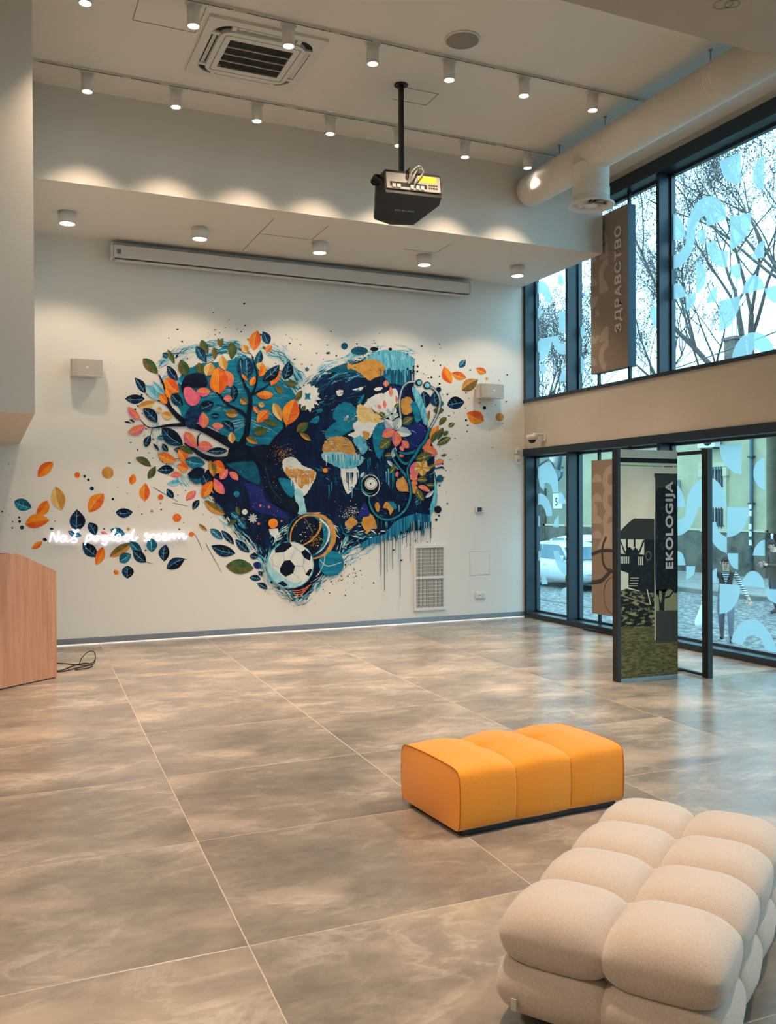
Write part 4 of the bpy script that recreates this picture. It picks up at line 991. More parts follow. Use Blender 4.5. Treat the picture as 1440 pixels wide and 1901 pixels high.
for pts,c in (([(320,590),(350,530),(410,515),(470,560),(440,620),(380,640),(330,620)],'teal'),([(270,720),(300,660),(440,560),(490,560),(480,640),(420,690),(340,730)],'teal'),([(220,560),(250,550),(255,570),(230,575)],'teal'),([(180,630),(215,600),(235,600),(225,640),(195,640)],'teal'),([(470,520),(490,480),(510,465),(490,520)],'teal'),
  ([(490,560),(540,490),(620,460),(700,490),(690,560),(640,610),(620,660),(560,700),(540,730),(470,740),(430,720),(410,710),(450,690),(440,650),(470,620)],'white'),([(470,530),(520,540),(560,555),(620,600),(600,640),(540,630),(510,640),(470,620)],'cream'),([(560,700),(600,640),(680,640),(690,720),(640,780),(610,850),(590,850),(570,800)],'teal'),([(440,740),(500,720),(530,790),(500,830),(470,790)],'cyan'),([(500,690),(540,700),(530,740),(505,730)],'ochre'),
  ([(250,830),(300,805),(440,820),(505,850),(480,895),(440,905),(400,935),(330,890),(270,870)],'sky'),([(255,790),(280,740),(340,720),(400,730),(440,770),(455,835),(400,825),(360,815),(300,815),(262,815)],'ochre'),([(370,930),(440,900),(475,930),(468,985),(450,1015),(400,1015),(375,980)],'white'),
  ([(640,850),(690,840),(700,900),(640,920)],'navy'),([(340,445),(380,440),(375,470),(350,475)],'white'),([(440,435),(500,420),(490,440),(450,440)],'white'),([(570,430),(620,420),(610,440),(580,445)],'white'),([(730,505),(780,480),(805,520),(800,570),(755,590),(735,560)],'ochre'),([(790,520),(850,510),(870,580),(830,640),(810,590)],'teal')):
    poly(K4,pts,c,jag=.5)
poly(K7,[(130,195),(180,180),(255,215),(245,300),(205,370),(175,385),(150,330),(135,260)],'white',jag=.4); poly(K7,[(0,100),(60,110),(130,90),(270,140),(290,120),(240,190),(140,200),(30,150)],'cyan',jag=.4)
for x,y,l in ((330,130,80),(345,120,60),(420,60,90),(440,80,60),(465,220,80),(480,200,120),(40,320,110),(60,300,70),(210,330,90),(90,260,60),(400,160,60),(690,420,80),(720,400,60),(560,470,50)):
    stroke(K7,[(x,y),(x+2,y+l*.5),(x,y+l)],[10,7,3],rngm.choice(('teal','dteal','cyan')),'painted_drip')
poly(K6,[(790,10),(870,-5),(940,60),(1030,100),(1042,140),(1005,220),(960,290),(900,320),(870,260),(860,180),(800,120),(780,60)],'white',jag=.4); poly(K6,[(800,115),(812,70),(840,90),(900,85),(960,100),(1035,105),(1015,190),(950,215),(930,245),(880,190),(850,165)],'ochre',jag=.5)
poly(K6,[(870,250),(930,260),(955,360),(965,430),(920,445),(885,420),(880,330)],'sky',jag=.4); poly(K6,[(740,170),(800,160),(860,190),(872,280),(845,310),(780,270)],'teal',jag=.4)
poly(K4,[(410,270),(440,285),(520,258),(560,250),(620,280),(642,320),(620,350),(570,365),(540,382),(500,350),(440,312),(408,312)],'ochre','painted_fish',jag=.3)
brush([[(660,675),(690,680),(712,690)]],['brown','night','cream'],'fish_scales',18,5,5,(.5,1.2))
brush([[(600,800),(640,820),(690,830)],[(590,870),(640,900),(700,930)],[(690,760),(740,800),(790,850)],[(580,760),(620,740),(680,720)],[(660,960),(720,950),(780,930)]],['dteal','teal','navy','cyan'],'globe_brushwork',34,11,9,(.6,1.6))
brush([[(600,826),(630,830),(668,842)],[(640,780),(665,770),(690,755)],[(535,870),(555,885),(575,880)]],['white','ochre','cyan','white'],'continent_brushwork',30,7,5,(.5,1.4))
def drips(x0,x1,y,lmin,lmax,n,cols,nm):
    m=MB(); lv=level((x0,y-4,x1,y+lmax)); 
    for k in range(n):
        x=rngm.uniform(x0,x1); l=rngm.uniform(lmin,lmax); A,Bq=stroke_poly([(x,y-3),(x+rngm.uniform(-.5,.5),y+l*.5),(x,y+l)],[rngm.uniform(1.2,3),1.6,.5],3); strip_add(m,A,Bq,.0012+.0005*lv+.000002*k,rngm.randrange(len(cols)))
    o=m.build(nm,[PAINT[c] for c in cols],MU); o['kind']='stuff'
drips(598,672,846,4,22,26,['cyan','white','teal'],'continent_drips'); drips(706,768,690,4,34,40,['teal','cyan','navy','dteal'],'sky_drips'); drips(700,800,965,4,30,44,['teal','dteal','night','cyan'],'edge_drips'); drips(540,585,890,3,14,12,['ochre','white'],'continent_drips'); drips(620,790,880,6,30,40,['dteal','navy','teal'],'globe_drips')
# --- daisy
dz=[]; c=PX(K4,(165,478))
for i in range(32): a=2*PI*i/32; r=(26 if i%2 else 20)*(1+rngm.uniform(-.15,.12)); dz.append((c[0]+r*math.cos(a)*.9,c[1]+r*math.sin(a)*1.05))
flat([(dz,0,0),([(c[0]+6*math.cos(i*PI/4)*(1.3 if i%2 else .7),c[1]+7*math.sin(i*PI/4)*(1.3 if i%2 else .7)) for i in range(8)],1,1)],[PAINT['white'],PAINT['teal']],'painted_daisy')
# --- trunk and branches
poly(KP,[(428,832),(450,836),(480,826),(503,828),(512,840),(505,862),(516,890),(530,915),(552,935),(552,952),(538,950),(515,938),(498,915),(490,890),(484,866),(470,856),(440,856),(420,858)],'ink','painted_trunk')
stroke(K6,[(640,60),(660,140),(700,250),(780,340)],[10,12,12,6],'navy','trunk_highlight')
BR=[([(1050,930),(900,880),(800,830),(650,750),(520,700),(430,620),(400,560),(380,470),(340,380)],[90,70,60,45,36,30,22,14,8]),([(430,620),(380,570),(330,550)],[20,14,8]),([(520,715),(400,720),(280,735),(215,680)],[26,18,8,5]),
 ([(960,920),(830,940),(720,950),(630,920),(560,870),(510,840)],[70,46,40,32,24,10]),([(870,880),(920,790),(935,700),(945,620),(950,530),(910,440),(895,400)],[50,40,36,30,26,14,8]),([(950,535),(985,460),(995,380),(980,320)],[18,14,10,7]),([(955,520),(1040,470),(1110,420)],[14,10,6]),
 ([(935,670),(880,620),(800,580),(750,520),(720,490)],[26,20,16,12,8]),([(1040,930),(1090,860),(1130,800),(1180,740),(1170,700)],[70,40,28,18,10]),([(1150,800),(1250,780),(1300,750)],[10,8,6]),([(980,330),(965,260),(935,225)],[7,5,4]),([(600,860),(600,800),(620,770)],[12,10,6]),([(700,960),(690,990),(740,1060)],[14,9,5]),([(800,1000),(800,1060),(780,1080)],[8,6,4]),([(285,785),(295,735)],[4,4]),([(425,945),(480,942),(530,945)],[4,4,3]),([(720,580),(760,590),(800,600)],[5,5,5])]
for p,w in BR: stroke(K3,p,w,'ink','painted_branch')
# --- leaves of the tree
for a in '''235 272 335 375 70 olive;400 210 445 310 35 olive;625 145 670 245 55 olive;590 190 660 300 60 dteal;825 160 825 280 60 olive;710 195 715 280 40 brown;735 135 750 195 26 brown;768 135 752 195 26 brown;485 280 530 390 75 olive;605 300 620 380 60 olive;1000 85 975 220 78 orange;1035 90 1075 178 60 dteal;1095 185 1055 230 38 orange;1035 190 1050 215 18 brown;1020 215 990 320 52 dteal;900 180 930 235 50 cream;760 250 785 350 60 cream;690 300 660 390 80 cream;1030 300 1010 350 60 cream;780 350 820 465 75 pink;690 400 720 500 60 dorange;735 330 745 510 115 orange;885 265 900 420 60 navy;925 265 930 410 85 dteal;1140 345 1090 455 60 orange;1145 315 1030 425 75 navy;1210 290 1180 415 75 navy;1050 320 1010 395 45 dorange;980 390 950 455 40 orange;895 375 930 420 20 orange;1105 515 990 515 56 orange;400 320 465 420 55 navy;365 235 400 265 40 dteal;455 275 470 240 14 navy;380 405 475 500 80 orange;385 470 420 540 50 orange;180 400 250 505 55 navy;115 540 248 540 65 navy;470 400 500 450 40 cyan;250 450 350 550 70 sky;300 425 370 510 40 sky;340 510 395 575 50 orange;200 600 320 560 55 cream;330 610 360 620 40 cream;360 640 430 660 50 cream;425 510 500 585 65 navy;135 595 218 680 50 pink;133 770 250 720 60 pink;235 605 330 700 70 navy;110 695 155 705 14 navy;145 680 180 700 14 navy;285 785 250 865 48 navy;300 840 340 890 20 navy;365 840 400 895 35 navy;330 800 390 800 30 teal;360 735 500 850 100 navy;185 935 290 995 50 olive;320 990 268 1075 48 olive;330 1020 445 1015 62 navy;415 1055 500 1050 40 pink;440 880 520 900 40 navy;460 985 540 1010 60 orange;470 880 530 980 60 orange;470 860 570 910 45 olive;335 910 460 960 65 orange;515 760 590 870 70 pink;600 860 700 860 70 pink;590 490 685 495 62 pink;635 630 640 740 70 pink;695 720 775 725 48 pink;765 690 845 760 55 navy;685 650 750 655 35 navy;600 610 710 570 75 navy;770 540 830 545 45 pink;840 450 840 560 50 navy;825 765 830 840 50 cream;785 640 870 645 60 ochre;885 540 930 575 48 ochre;1005 570 1045 590 35 cream;975 590 1005 640 30 orange;1070 620 995 700 70 orange;1035 685 1140 715 45 olive;970 770 1065 750 65 olive;920 800 1000 840 44 ochre;1115 450 1165 510 40 brown;1180 440 1265 445 44 olive;1105 570 1160 690 60 cream;1245 545 1190 720 112 orange;1295 485 1250 555 40 olive;1320 585 1290 620 30 olive;1340 700 1260 765 60 olive;1280 770 1355 820 35 ochre;660 895 800 890 50 navy;680 985 780 1010 90 orange;750 1080 800 1010 50 pink;810 1030 870 1085 45 pink;510 950 650 975 80 teal'''.split(';'):
    q=a.split(); leaf(K3,*map(float,q[:5]),q[5])
poly(K3,[(490,450),(520,390),(580,370),(640,380),(665,430),(650,465),(560,470),(500,500)],'ink'); poly(K3,[(510,470),(545,462),(580,490),(612,520),(610,560),(570,590),(530,570),(508,520)],'pink','painted_leaf')
poly(K3,[(520,640),(560,590),(620,600),(610,660),(570,740),(520,720)],'navy')
for a in '''30 130 180 150 130 dteal;40 150 170 90 90 ink;150 130 200 230 90 navy;240 160 320 285 75 salmon;150 310 225 180 80 orange;165 335 330 445 70 ochre;20 330 100 260 60 pink;75 410 125 330 50 navy;220 690 410 750 90 navy;300 570 400 680 50 navy;410 640 520 745 60 navy;210 560 310 640 60 teal;335 850 555 870 118 olive;120 520 190 575 28 ochre;40 600 90 600 34 dorange;520 940 610 955 50 navy;580 985 660 1030 45 navy;590 890 620 930 30 navy;550 830 620 860 55 violet;520 770 590 780 50 navy;415 380 445 450 36 olive;370 430 440 470 50 teal;420 470 490 560 55 teal;350 530 420 480 40 olive;450 470 490 485 18 brown;210 20 240 150 60 ochre'''.split(';'):
    q=a.split(); leaf(K6,*map(float,q[:5]),q[5])
# --- leaves drifting to the left
for a in '''338 130 240 225 72 dorange;90 380 203 420 78 teal;305 375 230 478 70 dorange;352 285 392 440 92 cream;160 525 315 500 88 dorange;490 430 485 572 102 navy;430 570 520 600 40 teal;565 515 610 595 62 navy;660 330 565 450 88 orange;735 450 845 448 62 navy;852 205 835 275 46 dorange;925 262 920 380 68 orange;200 680 270 635 38 dorange;525 645 620 732 76 navy;605 745 640 720 40 navy;655 668 612 786 58 dorange;700 560 795 590 55 teal;640 575 685 590 20 pink;695 735 840 645 62 ochre;825 635 905 720 56 teal;760 765 835 715 66 teal;845 690 930 768 66 navy;965 615 965 705 68 teal;1055 655 1045 762 70 navy;1175 745 1060 808 72 navy;812 788 810 872 76 navy;723 818 756 840 30 dorange;1060 270 1152 258 40 sky;1062 300 1105 358 44 navy;270 620 300 628 22 navy;315 552 342 556 16 navy'''.split(';'):
    q=a.split(); leaf(K5,*map(float,q[:5]),q[5])
for x,y,r,c in ((492,212,18,'dorange'),(685,198,38,'ochre'),(538,220,9,'navy'),(562,242,8,'ink'),(585,298,13,'navy'),(1022,352,18,'dorange'),(1125,485,27,'dorange'),(718,365,8,'ink'),(965,442,9,'ochre'),(816,556,11,'ochre'),(1218,590,16,'dorange'),(125,508,9,'navy'),(140,546,13,'navy'),(122,482,7,'navy'),(14,445,6,'navy'),(80,510,5,'ink')): disc(K5,x,y,r,c)
for a,b in (((930,765),(972,778)),((1170,748),(1190,748)),((1240,590),(1290,690)),((1310,650),(1410,830)),((975,290),(1130,380)),((1100,390),(1195,410))): stroke(K5,[a,((a[0]+b[0])/2,(a[1]+b[1])/2),b],[3,3,2],'dteal','painted_line')
# --- leaves drifting to the right
for a in '''995 295 1040 400 62 dorange;1040 335 1130 365 52 orange;1125 255 1085 302 40 teal;1188 305 1252 335 44 orange;1202 375 1102 442 72 ochre;1013 530 1120 512 78 navy;1130 578 1237 628 84 orange;870 445 885 545 72 navy;935 450 950 540 64 navy;995 560 928 562 44 olive'''.split(';'):
    q=a.split(); leaf(K4,*map(float,q[:5]),q[5])
for x,y,r,c in ((390,172,21,'dteal'),(162,313,12,'teal'),(340,232,5,'ink'),(293,214,8,'navy'),(1240,547,11,'navy'),(1128,622,7,'navy'),(1253,370,9,'orange'),(1333,603,25,'ochre'),(808,296,7,'ink'),(834,295,7,'ink'),(810,324,6,'ink'),(832,326,6,'ink'),(808,350,5,'ink'),(960,436,16,'ink'),(1015,465,6,'ink'),(975,520,16,'teal')): disc(K4,x,y,r,c)
disc(K4,480,202,52,'dteal',ry=25); disc(K4,570,190,25,'ink',ry=13); disc(K4,668,191,11,'ink',ry=9); stroke(K4,[(445,202),(480,200),(515,208)],[3,6,3],'navy','painted_line')
# --- flowers
poly(K4,[(620,470),(700,430),(715,520),(690,570),(640,580),(600,560)],'white')
def flower(K,cx,cy,r,n,w,col,cc,rot=0):
    for i in range(n):
        a=rot+2*PI*i/n; leaf(K,cx+r*.12*math.cos(a),cy+r*.12*math.sin(a),cx+r*math.cos(a),cy+r*math.sin(a),w,col,'painted_petal')
    disc(K,cx,cy,r*.14,cc)
for a in '''640 380 640 420 35 pink;670 415 672 482 25 pink;590 530 615 550 20 pink;630 500 635 550 22 pink;702 470 705 520 16 salmon;600 575 640 610 30 green;690 560 720 520 26 green;740 645 805 605 50 green;600 800 672 742 62 green;630 840 690 835 30 green;665 920 720 900 34 green;700 940 712 965 18 pink'''.split(';'):
    q=a.split(); leaf(K4,*map(float,q[:5]),q[5])
flower(K4,675,582,44,5,34,'white','black',.3)
for x,y,c in ((632,615,'white'),(728,605,'white'),(795,705,'white'),(615,722,'pink'),(700,785,'pink')): leaf(K4,698,685,x,y,58,c,'painted_petal')
leaf(K4,740,745,778,792,44,'pink','painted_petal'); leaf(K4,725,780,745,810,26,'pink','painted_petal')
for a in ((690,655),(712,660),(720,680),(680,670)): stroke(K4,[(700,690),a],[3,3],'black','painted_stamen')
for a in '''1010 605 965 655 36 olive;960 652 920 752 48 orange;990 668 955 742 36 olive;950 690 918 762 34 olive;1035 728 950 772 42 green;1020 688 990 716 26 olive;1060 640 1022 665 30 green;910 735 862 800 52 pink;868 800 955 828 66 pink;818 862 922 828 56 green;930 890 996 868 36 pink;975 840 1012 830 18 green;905 560 885 650 26 ochre'''.split(';'):
    q=a.split(); leaf(K4,*map(float,q[:5]),q[5])
poly(K7,[(640,190),(690,150),(700,250),(650,250)],'pink'); poly(K7,[(540,300),(600,255),(650,300),(695,340),(680,385),(620,370),(560,365)],'ochre',jag=.5)
for a in '''470 140 510 185 26 white;540 180 575 215 20 white;490 235 525 190 34 green;535 260 550 220 24 pink;510 120 535 40 40 white;560 110 600 85 34 pink;690 285 772 285 44 green;760 320 828 322 36 green;700 330 792 372 38 pink;690 350 742 440 56 green;755 415 818 362 28 white;780 200 830 170 30 green;780 250 830 225 40 navy'''.split(';'):
    q=a.split(); leaf(K7,*map(float,q[:5]),q[5])
flower(K7,730,195,62,5,50,'cream','ochre',.2); flower(K7,650,290,52,6,46,'pink','black',.5)
poly(K7,[(815,215),(838,330),(842,430),(815,510),(795,545),(790,490),(812,400),(822,300)],'cyan',jag=.3); poly(K4,[(800,420),(835,445),(870,520),(890,600),(896,650),(868,640),(845,560),(812,490)],'cyan',jag=.3)
disc(K7,862,275,27,'dteal'); disc(K7,848,503,27,'ink'); disc(K7,838,580,10,'ink'); disc(K7,858,550,7,'ink'); disc(K7,862,326,8,'teal'); stroke(K7,[(830,200),(880,190),(900,205)],[8,14,3],'navy')
# --- stethoscope
stroke(K4,[(730,610),(722,520),(735,440),(770,395),(835,390)],15,'black','stethoscope_tube','pale',.6)
stroke(K4,[(890,408),(940,440),(968,500),(955,580),(915,660),(885,720)],18,'black','stethoscope_tube','pale',.6)
stroke(K4,[(905,670),(880,740),(855,775),(820,810),(760,825),(720,815)],[20,24,26,26,22,12],'black','stethoscope_tube','teal',.66)
stroke(K4,[(850,770),(810,845),(770,885),(730,870),(690,800)],[24,26,26,22,14],'black','stethoscope_tube','teal',.62)
stroke(K7,[(510,120),(560,190),(605,250),(640,330),(640,420),(600,510),(520,570),(440,575),(375,530),(338,450),(342,370)],[22,26,28,28,28,28,28,28,26,24,22],'black','stethoscope_tube','teal',.55)
stroke(K7,[(650,140),(622,200),(625,260),(642,330)],[24,26,26,26],'black','stethoscope_tube','teal',.55)
disc(K4,840,395,21,'black'); disc(K4,842,395,14,'cyan'); disc(K4,890,411,23,'black'); disc(K4,891,411,16,'cyan')
for x,y,r,ry,c in ((345,325,72,82,'white'),(345,325,66,76,'black'),(330,325,58,66,'teal'),(342,320,60,62,'black'),(350,312,46,46,'white'),(350,312,40,40,'black'),(350,312,36,36,'white'),(347,312,6,6,'black')): disc(K7,x,y,r,c,'stethoscope_bell',ry=ry,jag=0)
leaf(K7,300,225,272,265,26,'white')
# --- orange hills, lower right
for pts in ([(378,470),(400,448),(416,480),(406,520),(390,512)],[(440,490),(460,445),(490,460),(518,490),(495,545),(475,500)],[(158,612),(180,580),(210,555),(252,602),(220,630),(185,662)],[(278,605),(300,550),(330,528),(370,560),(395,640),(350,650),(318,692),(295,640)]): poly(K7,pts,'ochre',jag=.4)
poly(K7,[(480,445),(520,450),(545,490),(520,500)],'teal'); poly(K7,[(250,560),(300,450),(340,540),(300,560)],'violet')
brush([[(640,985),(660,990),(690,992)],[(635,1010),(680,1000),(720,992)]],['white','cyan','ink','teal'],'brushed_foot',40,12,5); 
drp=[]
top=[(405,720),(470,712),(540,700),(600,675),(640,600),(700,575),(760,600),(800,560)]
poly(K7,[(300,740),(380,700),(450,690),(520,600),(600,560),(700,530),(790,540),(790,600),(780,650),(765,610),(740,700),(725,620),(700,640),(690,590),(650,600),(630,640),(600,690),(570,660),(540,740),(520,690),(490,730),(450,720),(420,760),(380,750),(300,790),(260,785)],'cdrip','painted_drips',smooth=False,jag=.4)
for x,y0,y1 in ((420,690,1000),(427,700,960),(450,720,1110),(470,700,970),(488,700,920),(510,690,950),(535,700,830),(555,690,930),(567,680,1148),(585,680,760),(615,670,780),(640,600,890),(652,600,755),(665,590,790),(680,590,750),(693,570,755),(706,580,755),(720,600,755),(735,620,742),(748,600,700),(760,600,755),(775,600,690),(790,600,755),(798,590,720)):
    stroke(K7,[(x,y0),(x+rngm.uniform(-1,1),(y0+y1)/2),(x,y1)],[6,4,3],rngm.choice(('dteal','pale','dteal','navy','pale')),'painted_drip')
# --- balls
brush([[(528,990),(560,965),(600,962),(630,990)],[(495,1040),(510,1000),(535,980)],[(490,1050),(500,1085),(540,1105)],[(640,1000),(628,1030),(610,1050)]],['cyan','white','teal','sky'],'ball_halo',46,14,5)
disc(K6,1160,830,100,'teal','painted_ball',jag=0); stroke(K6,[(1070,800),(1130,850),(1240,820)],4,'white','ball_line'); stroke(K6,[(1110,750),(1100,830),(1060,910)],4,'white','ball_line')
disc(K6,1005,612,196,'ochre','painted_ball',ry=186,jag=0); disc(K6,985,612,176,'teal','painted_ball',ry=178,jag=0); disc(K6,960,610,140,'ink','painted_ball',ry=165,jag=0)
stroke(K6,[(835,690),(850,560),(930,465),(1040,455),(1080,490),(1060,580),(1000,650),(930,690)],[10,11,12,14,18,14,12,10],'ochre','ball_line'); stroke(K6,[(940,460),(980,520),(1015,590)],7,'brown','ball_line'); stroke(K6,[(1070,480),(1140,560),(1120,680),(1040,760)],[12,16,14,8],'white','ball_line'); stroke(K6,[(1010,780),(1090,740),(1140,660)],[16,26,12],'navy','ball_line')
splat([(PX(K6,(rngm.gauss(1035,26),rngm.gauss(650,34)))+(rngm.uniform(.5,1.1),0)) for _ in range(60)]+[(PX(K6,(rngm.uniform(860,1140),rngm.uniform(500,690)))+(rngm.uniform(.4,1.3),1)) for _ in range(40)],['ochre','white'],'ball_speckle')
disc(K6,835,842,190,'cyan','painted_ball',ry=186,jag=0); disc(K6,838,840,180,'white','soccer_ball',ry=178,jag=0)
poly(K6,[(662,800),(690,850),(740,900),(800,950),(880,985),(930,960),(900,1000),(830,1018),(740,990),(680,920)],'sky'); 
for pts in ([(755,868),(790,808),(835,802),(875,850),(860,905),(800,935),(757,900)],[(715,715),(770,668),(830,660),(852,690),(790,740),(720,747)],[(922,740),(955,718),(1000,760),(992,808),(945,785)],[(955,915),(990,870),(1010,880),(985,930)],[(735,985),(780,965),(820,1000),(790,1012)]): poly(K6,pts,'ink','ball_patch',smooth=False)
for a,b in (((757,868),(700,840)),((790,808),(780,745)),((835,802),(870,720)),((875,850),(940,850)),((860,905),(910,950)),((800,935),(810,985)),((852,690),(922,740)),((945,785),(935,850)),((935,850),(960,910)),((700,840),(690,780)),((690,780),(720,747)),((700,840),(690,900))): stroke(K6,[a,((a[0]+b[0])/2+2,(a[1]+b[1])/2),b],4,'pale','ball_line')
poly(K6,[(825,1030),(900,1020),(1010,980),(980,1050),(900,1100),(850,1070)],'ink'); 
for k in range(4): stroke(K6,[(840+12*k,1040+16*k),(920,1038+16*k),(1000-22*k,995+24*k)],6,'salmon','ball_line')
brush([[(535,1100),(550,1115),(565,1108)]],['cyan','teal','white'],'brushed_tip',50,9,5)
# --- small planets and stars
disc(K6,703,515,38,'orange'); poly(K6,[(670,560),(740,555),(750,600),(725,615),(735,650),(705,620),(680,600)],'white',smooth=False); disc(K6,418,285,24,'teal'); disc(K6,1115,98,19,'orange'); disc(K6,482,425,22,'white'); flower(K6,545,475,40,9,14,'white','white'); disc(K6,590,518,10,'salmon'); disc(K6,605,375,10,'salmon'); disc(K6,672,386,9,'salmon'); disc(K6,770,497,8,'salmon')
splat([(PX(K6,(rngm.gauss(1310,40),rngm.gauss(425,28)))+(rngm.uniform(.4,1.0),0)) for _ in range(90)]+[(PX(K6,(rngm.uniform(350,800),rngm.uniform(100,700)))+(rngm.uniform(.3,.8),rngm.choice((0,1)))) for _ in range(60)]+[(rngm.gauss(522,10),rngm.gauss(842,10),rngm.uniform(.4,1.0),1) for _ in range(130)]+[(rngm.uniform(600,800),rngm.uniform(720,980),rngm.uniform(.3,.7),0) for _ in range(60)],['white','ochre'],'painted_stars')
# ------------------------------------------------------------------ the street outside
ZG=-.9
cob=bpy.data.materials.new('grey_cobblestones'); cob.use_nodes=True
nt=cob.node_tree; N=nt.nodes; L=nt.links; b=N['Principled BSDF']; b.inputs['Roughness'].default_value=.65
tc=N.new('ShaderNodeTexCoord'); vo=N.new('ShaderNodeTexVoronoi'); vo.inputs['Scale'].default_value=9; L.new(tc.outputs['Object'],vo.inputs['Vector'])
vo.feature='F1'; r=N.new('ShaderNodeValToRGB'); r.color_ramp.elements[0].position=.25; r.color_ramp.elements[0].color=lin((152,147,141)); r.color_ramp.elements[1].position=.62; r.color_ramp.elements[1].color=lin((84,81,79))
L.new(vo.outputs['Distance'],r.inputs[0]); L.new(r.outputs[0],b.inputs['Base Color'])
asph=mat('pavement_slab_grey',(146,140,132),.8,col2=(122,117,110),scale=1.5); kerb_m=mat('kerb_stone',(120,116,108),.8,col2=(96,92,86),scale=3)
street=structure(MB().box((7.75,-40,ZG-.3),(60,90,ZG)).build('street',cob))
structure(MB().box((19.2,-40,ZG-.1),(24.2,90,ZG+.1)).build('pavement_far',asph)); structure(MB().box((18.95,-40,ZG-.1),(19.2,90,ZG+.12)).build('kerb_far',kerb_m))
structure(MB().box((13.9,-40,ZG-.1),(14.05,90,ZG+.015)).build('gutter_line',kerb_m))
structure(MB().box((7.3,-40,-2),(8.0,90,-.05)).build('facade_base',kerb_m))

# ---- old yellow house across the street
yel=mat('pale_yellow_render',(172,162,130),.85,col2=(158,148,118),scale=.9); plin=mat('stained_stone_plinth',(104,98,86),.9,col2=(70,66,58),scale=1.6,detail=7); mould=mat('pale_yellow_moulding',(180,172,142),.85); wglass=mat('dark_street_glass',(40,52,58),.15); wfr=mat('white_window_frame',(214,212,204),.6); barm=mat('iron_bars',(54,58,60),.6); roofm=mat('red_roof_tiles',(122,70,58),.85,col2=(92,54,48),scale=8,stretch=(1,6,1)); brick_m=mat('grey_brick_chimney',(120,104,96),.9,col2=(92,80,74),scale=6)
XH=24.0
def house(y0,y1,ztop,wallm,label,windows,nm='old_house',roof=True):
    t=tag(empty(nm,(XH,y0,ZG)),label,'house'); Lh=y1-y0; h=ztop-ZG
    MB().box((0,0,1.6),(9,Lh,h)).build('wall',wallm,t)
    MB().box((-.06,0,0),(.2,Lh,1.63)).build('plinth',plin,t)
    for z,d,hh in ((h-.9,.10,.09),(h-.55,.16,.12),(h-.2,.3,.2),(1.65,.08,.08),(4.95,.08,.07),(5.15,.05,.05)): MB().box((-d,0,z),(.1,Lh,z+hh)).build('moulding',mould,t)
    if roof:
        MB().prism([(-.5,-.2,h),(9.5,-.2,h),(4.5,-.2,h+1.6)],(0,Lh+.4,0)).build('roof',roofm,t)
    for (ya,yb,za,zb,barred) in windows:
        a,b_=ya-y0,yb-y0; z0,z1=za-ZG,zb-ZG
        w=MB().box((-.03,a,z0),(.05,b_,z1)).build('window',wfr,t)
        npn=2
        for i in range(2):
            for j in range(3):
                yy0=a+.05+(b_-a-.1)*i/2+.02; yy1=a+.05+(b_-a-.1)*(i+1)/2-.02; q0=z0+.06+(z1-z0-.1)*j/3; q1=z0+.06+(z1-z0-.1)*(j+1)/3-.05
                MB().box((-.036,yy0,q0),(-.028,yy1,q1)).build('pane',wglass,w)
        if barred:
            k=a+.08
            while k<b_: MB().box((-.13,k-.012,z0),(-.10,k+.012,z1)).build('window_bar',barm,w); k+=.13
            for z in (z0+.1,(z0+z1)/2,z1-.1): MB().box((-.125,a-.03,z-.015),(-.105,b_+.03,z+.015)).build('window_bar',barm,w)
        ap=MB(); ap.box((-.09,a-.16,z0-.14),(.05,b_+.16,z0)).box((-.07,a-.12,z0),(.03,a,z1)).box((-.07,b_,z0),(.03,b_+.12,z1)).box((-.12,a-.2,z1),(.03,b_+.2,z1+.16)); ap.build('window_surround',mould,t)
        for s in (a-.1,b_+.1): MB().box((-.14,s-.1,z1+.16-.5),(.0,s+.1,z1-.02)).build('bracket',mould,t)
    return t
h1=house(22.6,33.6,5.5,yel,'pale yellow old house with stone plinth across the street',[(24.45,25.45,.85,3.05,True),(27.4,28.4,.85,3.05,True),(30.4,31.4,.85,3.05,True)])
MB().tube([(-.1,.55,0),(-.1,.55,5.5)],.06,8).build('drainpipe',mat('blue_grey_pipe',(60,84,96),.5),h1)
for z in (1.0,2.6,4.2): MB().box((-.18,.45,z),(-.02,.65,z+.06)).build('pipe_clip',barm,h1)
for z in (1.2,1.5,1.75,2.2,2.45): MB().box((-.168,.49,z),(-.163,.61,z+.18)).build('sticker',wfr,h1)
house(34.1,48,5.3,mat('dull_green_render',(122,124,108),.85,col2=(104,108,94),scale=.8),'grey green old house with a dark panelled door down the street',[(40.2,41.4,.9,3.0,False),(44,45.2,.9,3.0,False)])
h2=[o for o in bpy.data.objects if o.name.startswith('old_house')][-1]
d=MB().box((-.08,1.6,.1),(.0,3.6,3.4)).build('door',mat('old_brown_door',(84,72,60),.7,col2=(64,54,46),scale=9,stretch=(4,4,.4)),h2)
for y in (1.75,2.7):
    for z in (.3,1.3,2.3): MB().box((-.1,y,z),(-.075,y+.75,z+.8)).build('door_panel',mat('old_brown_door',(0,0,0)),d)
me=text_mesh('5',.5,.01); me.materials.append(barm); o=bpy.data.objects.new('house_number',me); link(o,h2); o.matrix_local=Matrix(((0,0,-1,-.035),(-1,0,0,.86),(0,1,0,2.6),(0,0,0,1))); MB().box((-.03,.3,2.45),(.01,1.0,3.15)).build('number_plate',wfr,h2)
house(6,22.1,5.2,mat('blue_grey_render',(62,88,124),.85,col2=(52,74,108),scale=.8),'blue grey painted house at the right edge of the view',[(9,10.2,.9,3,False),(13,14.2,.9,3,False),(19.4,20.5,.9,3,False)])  # house wall coloured blue in place of the blue banner there
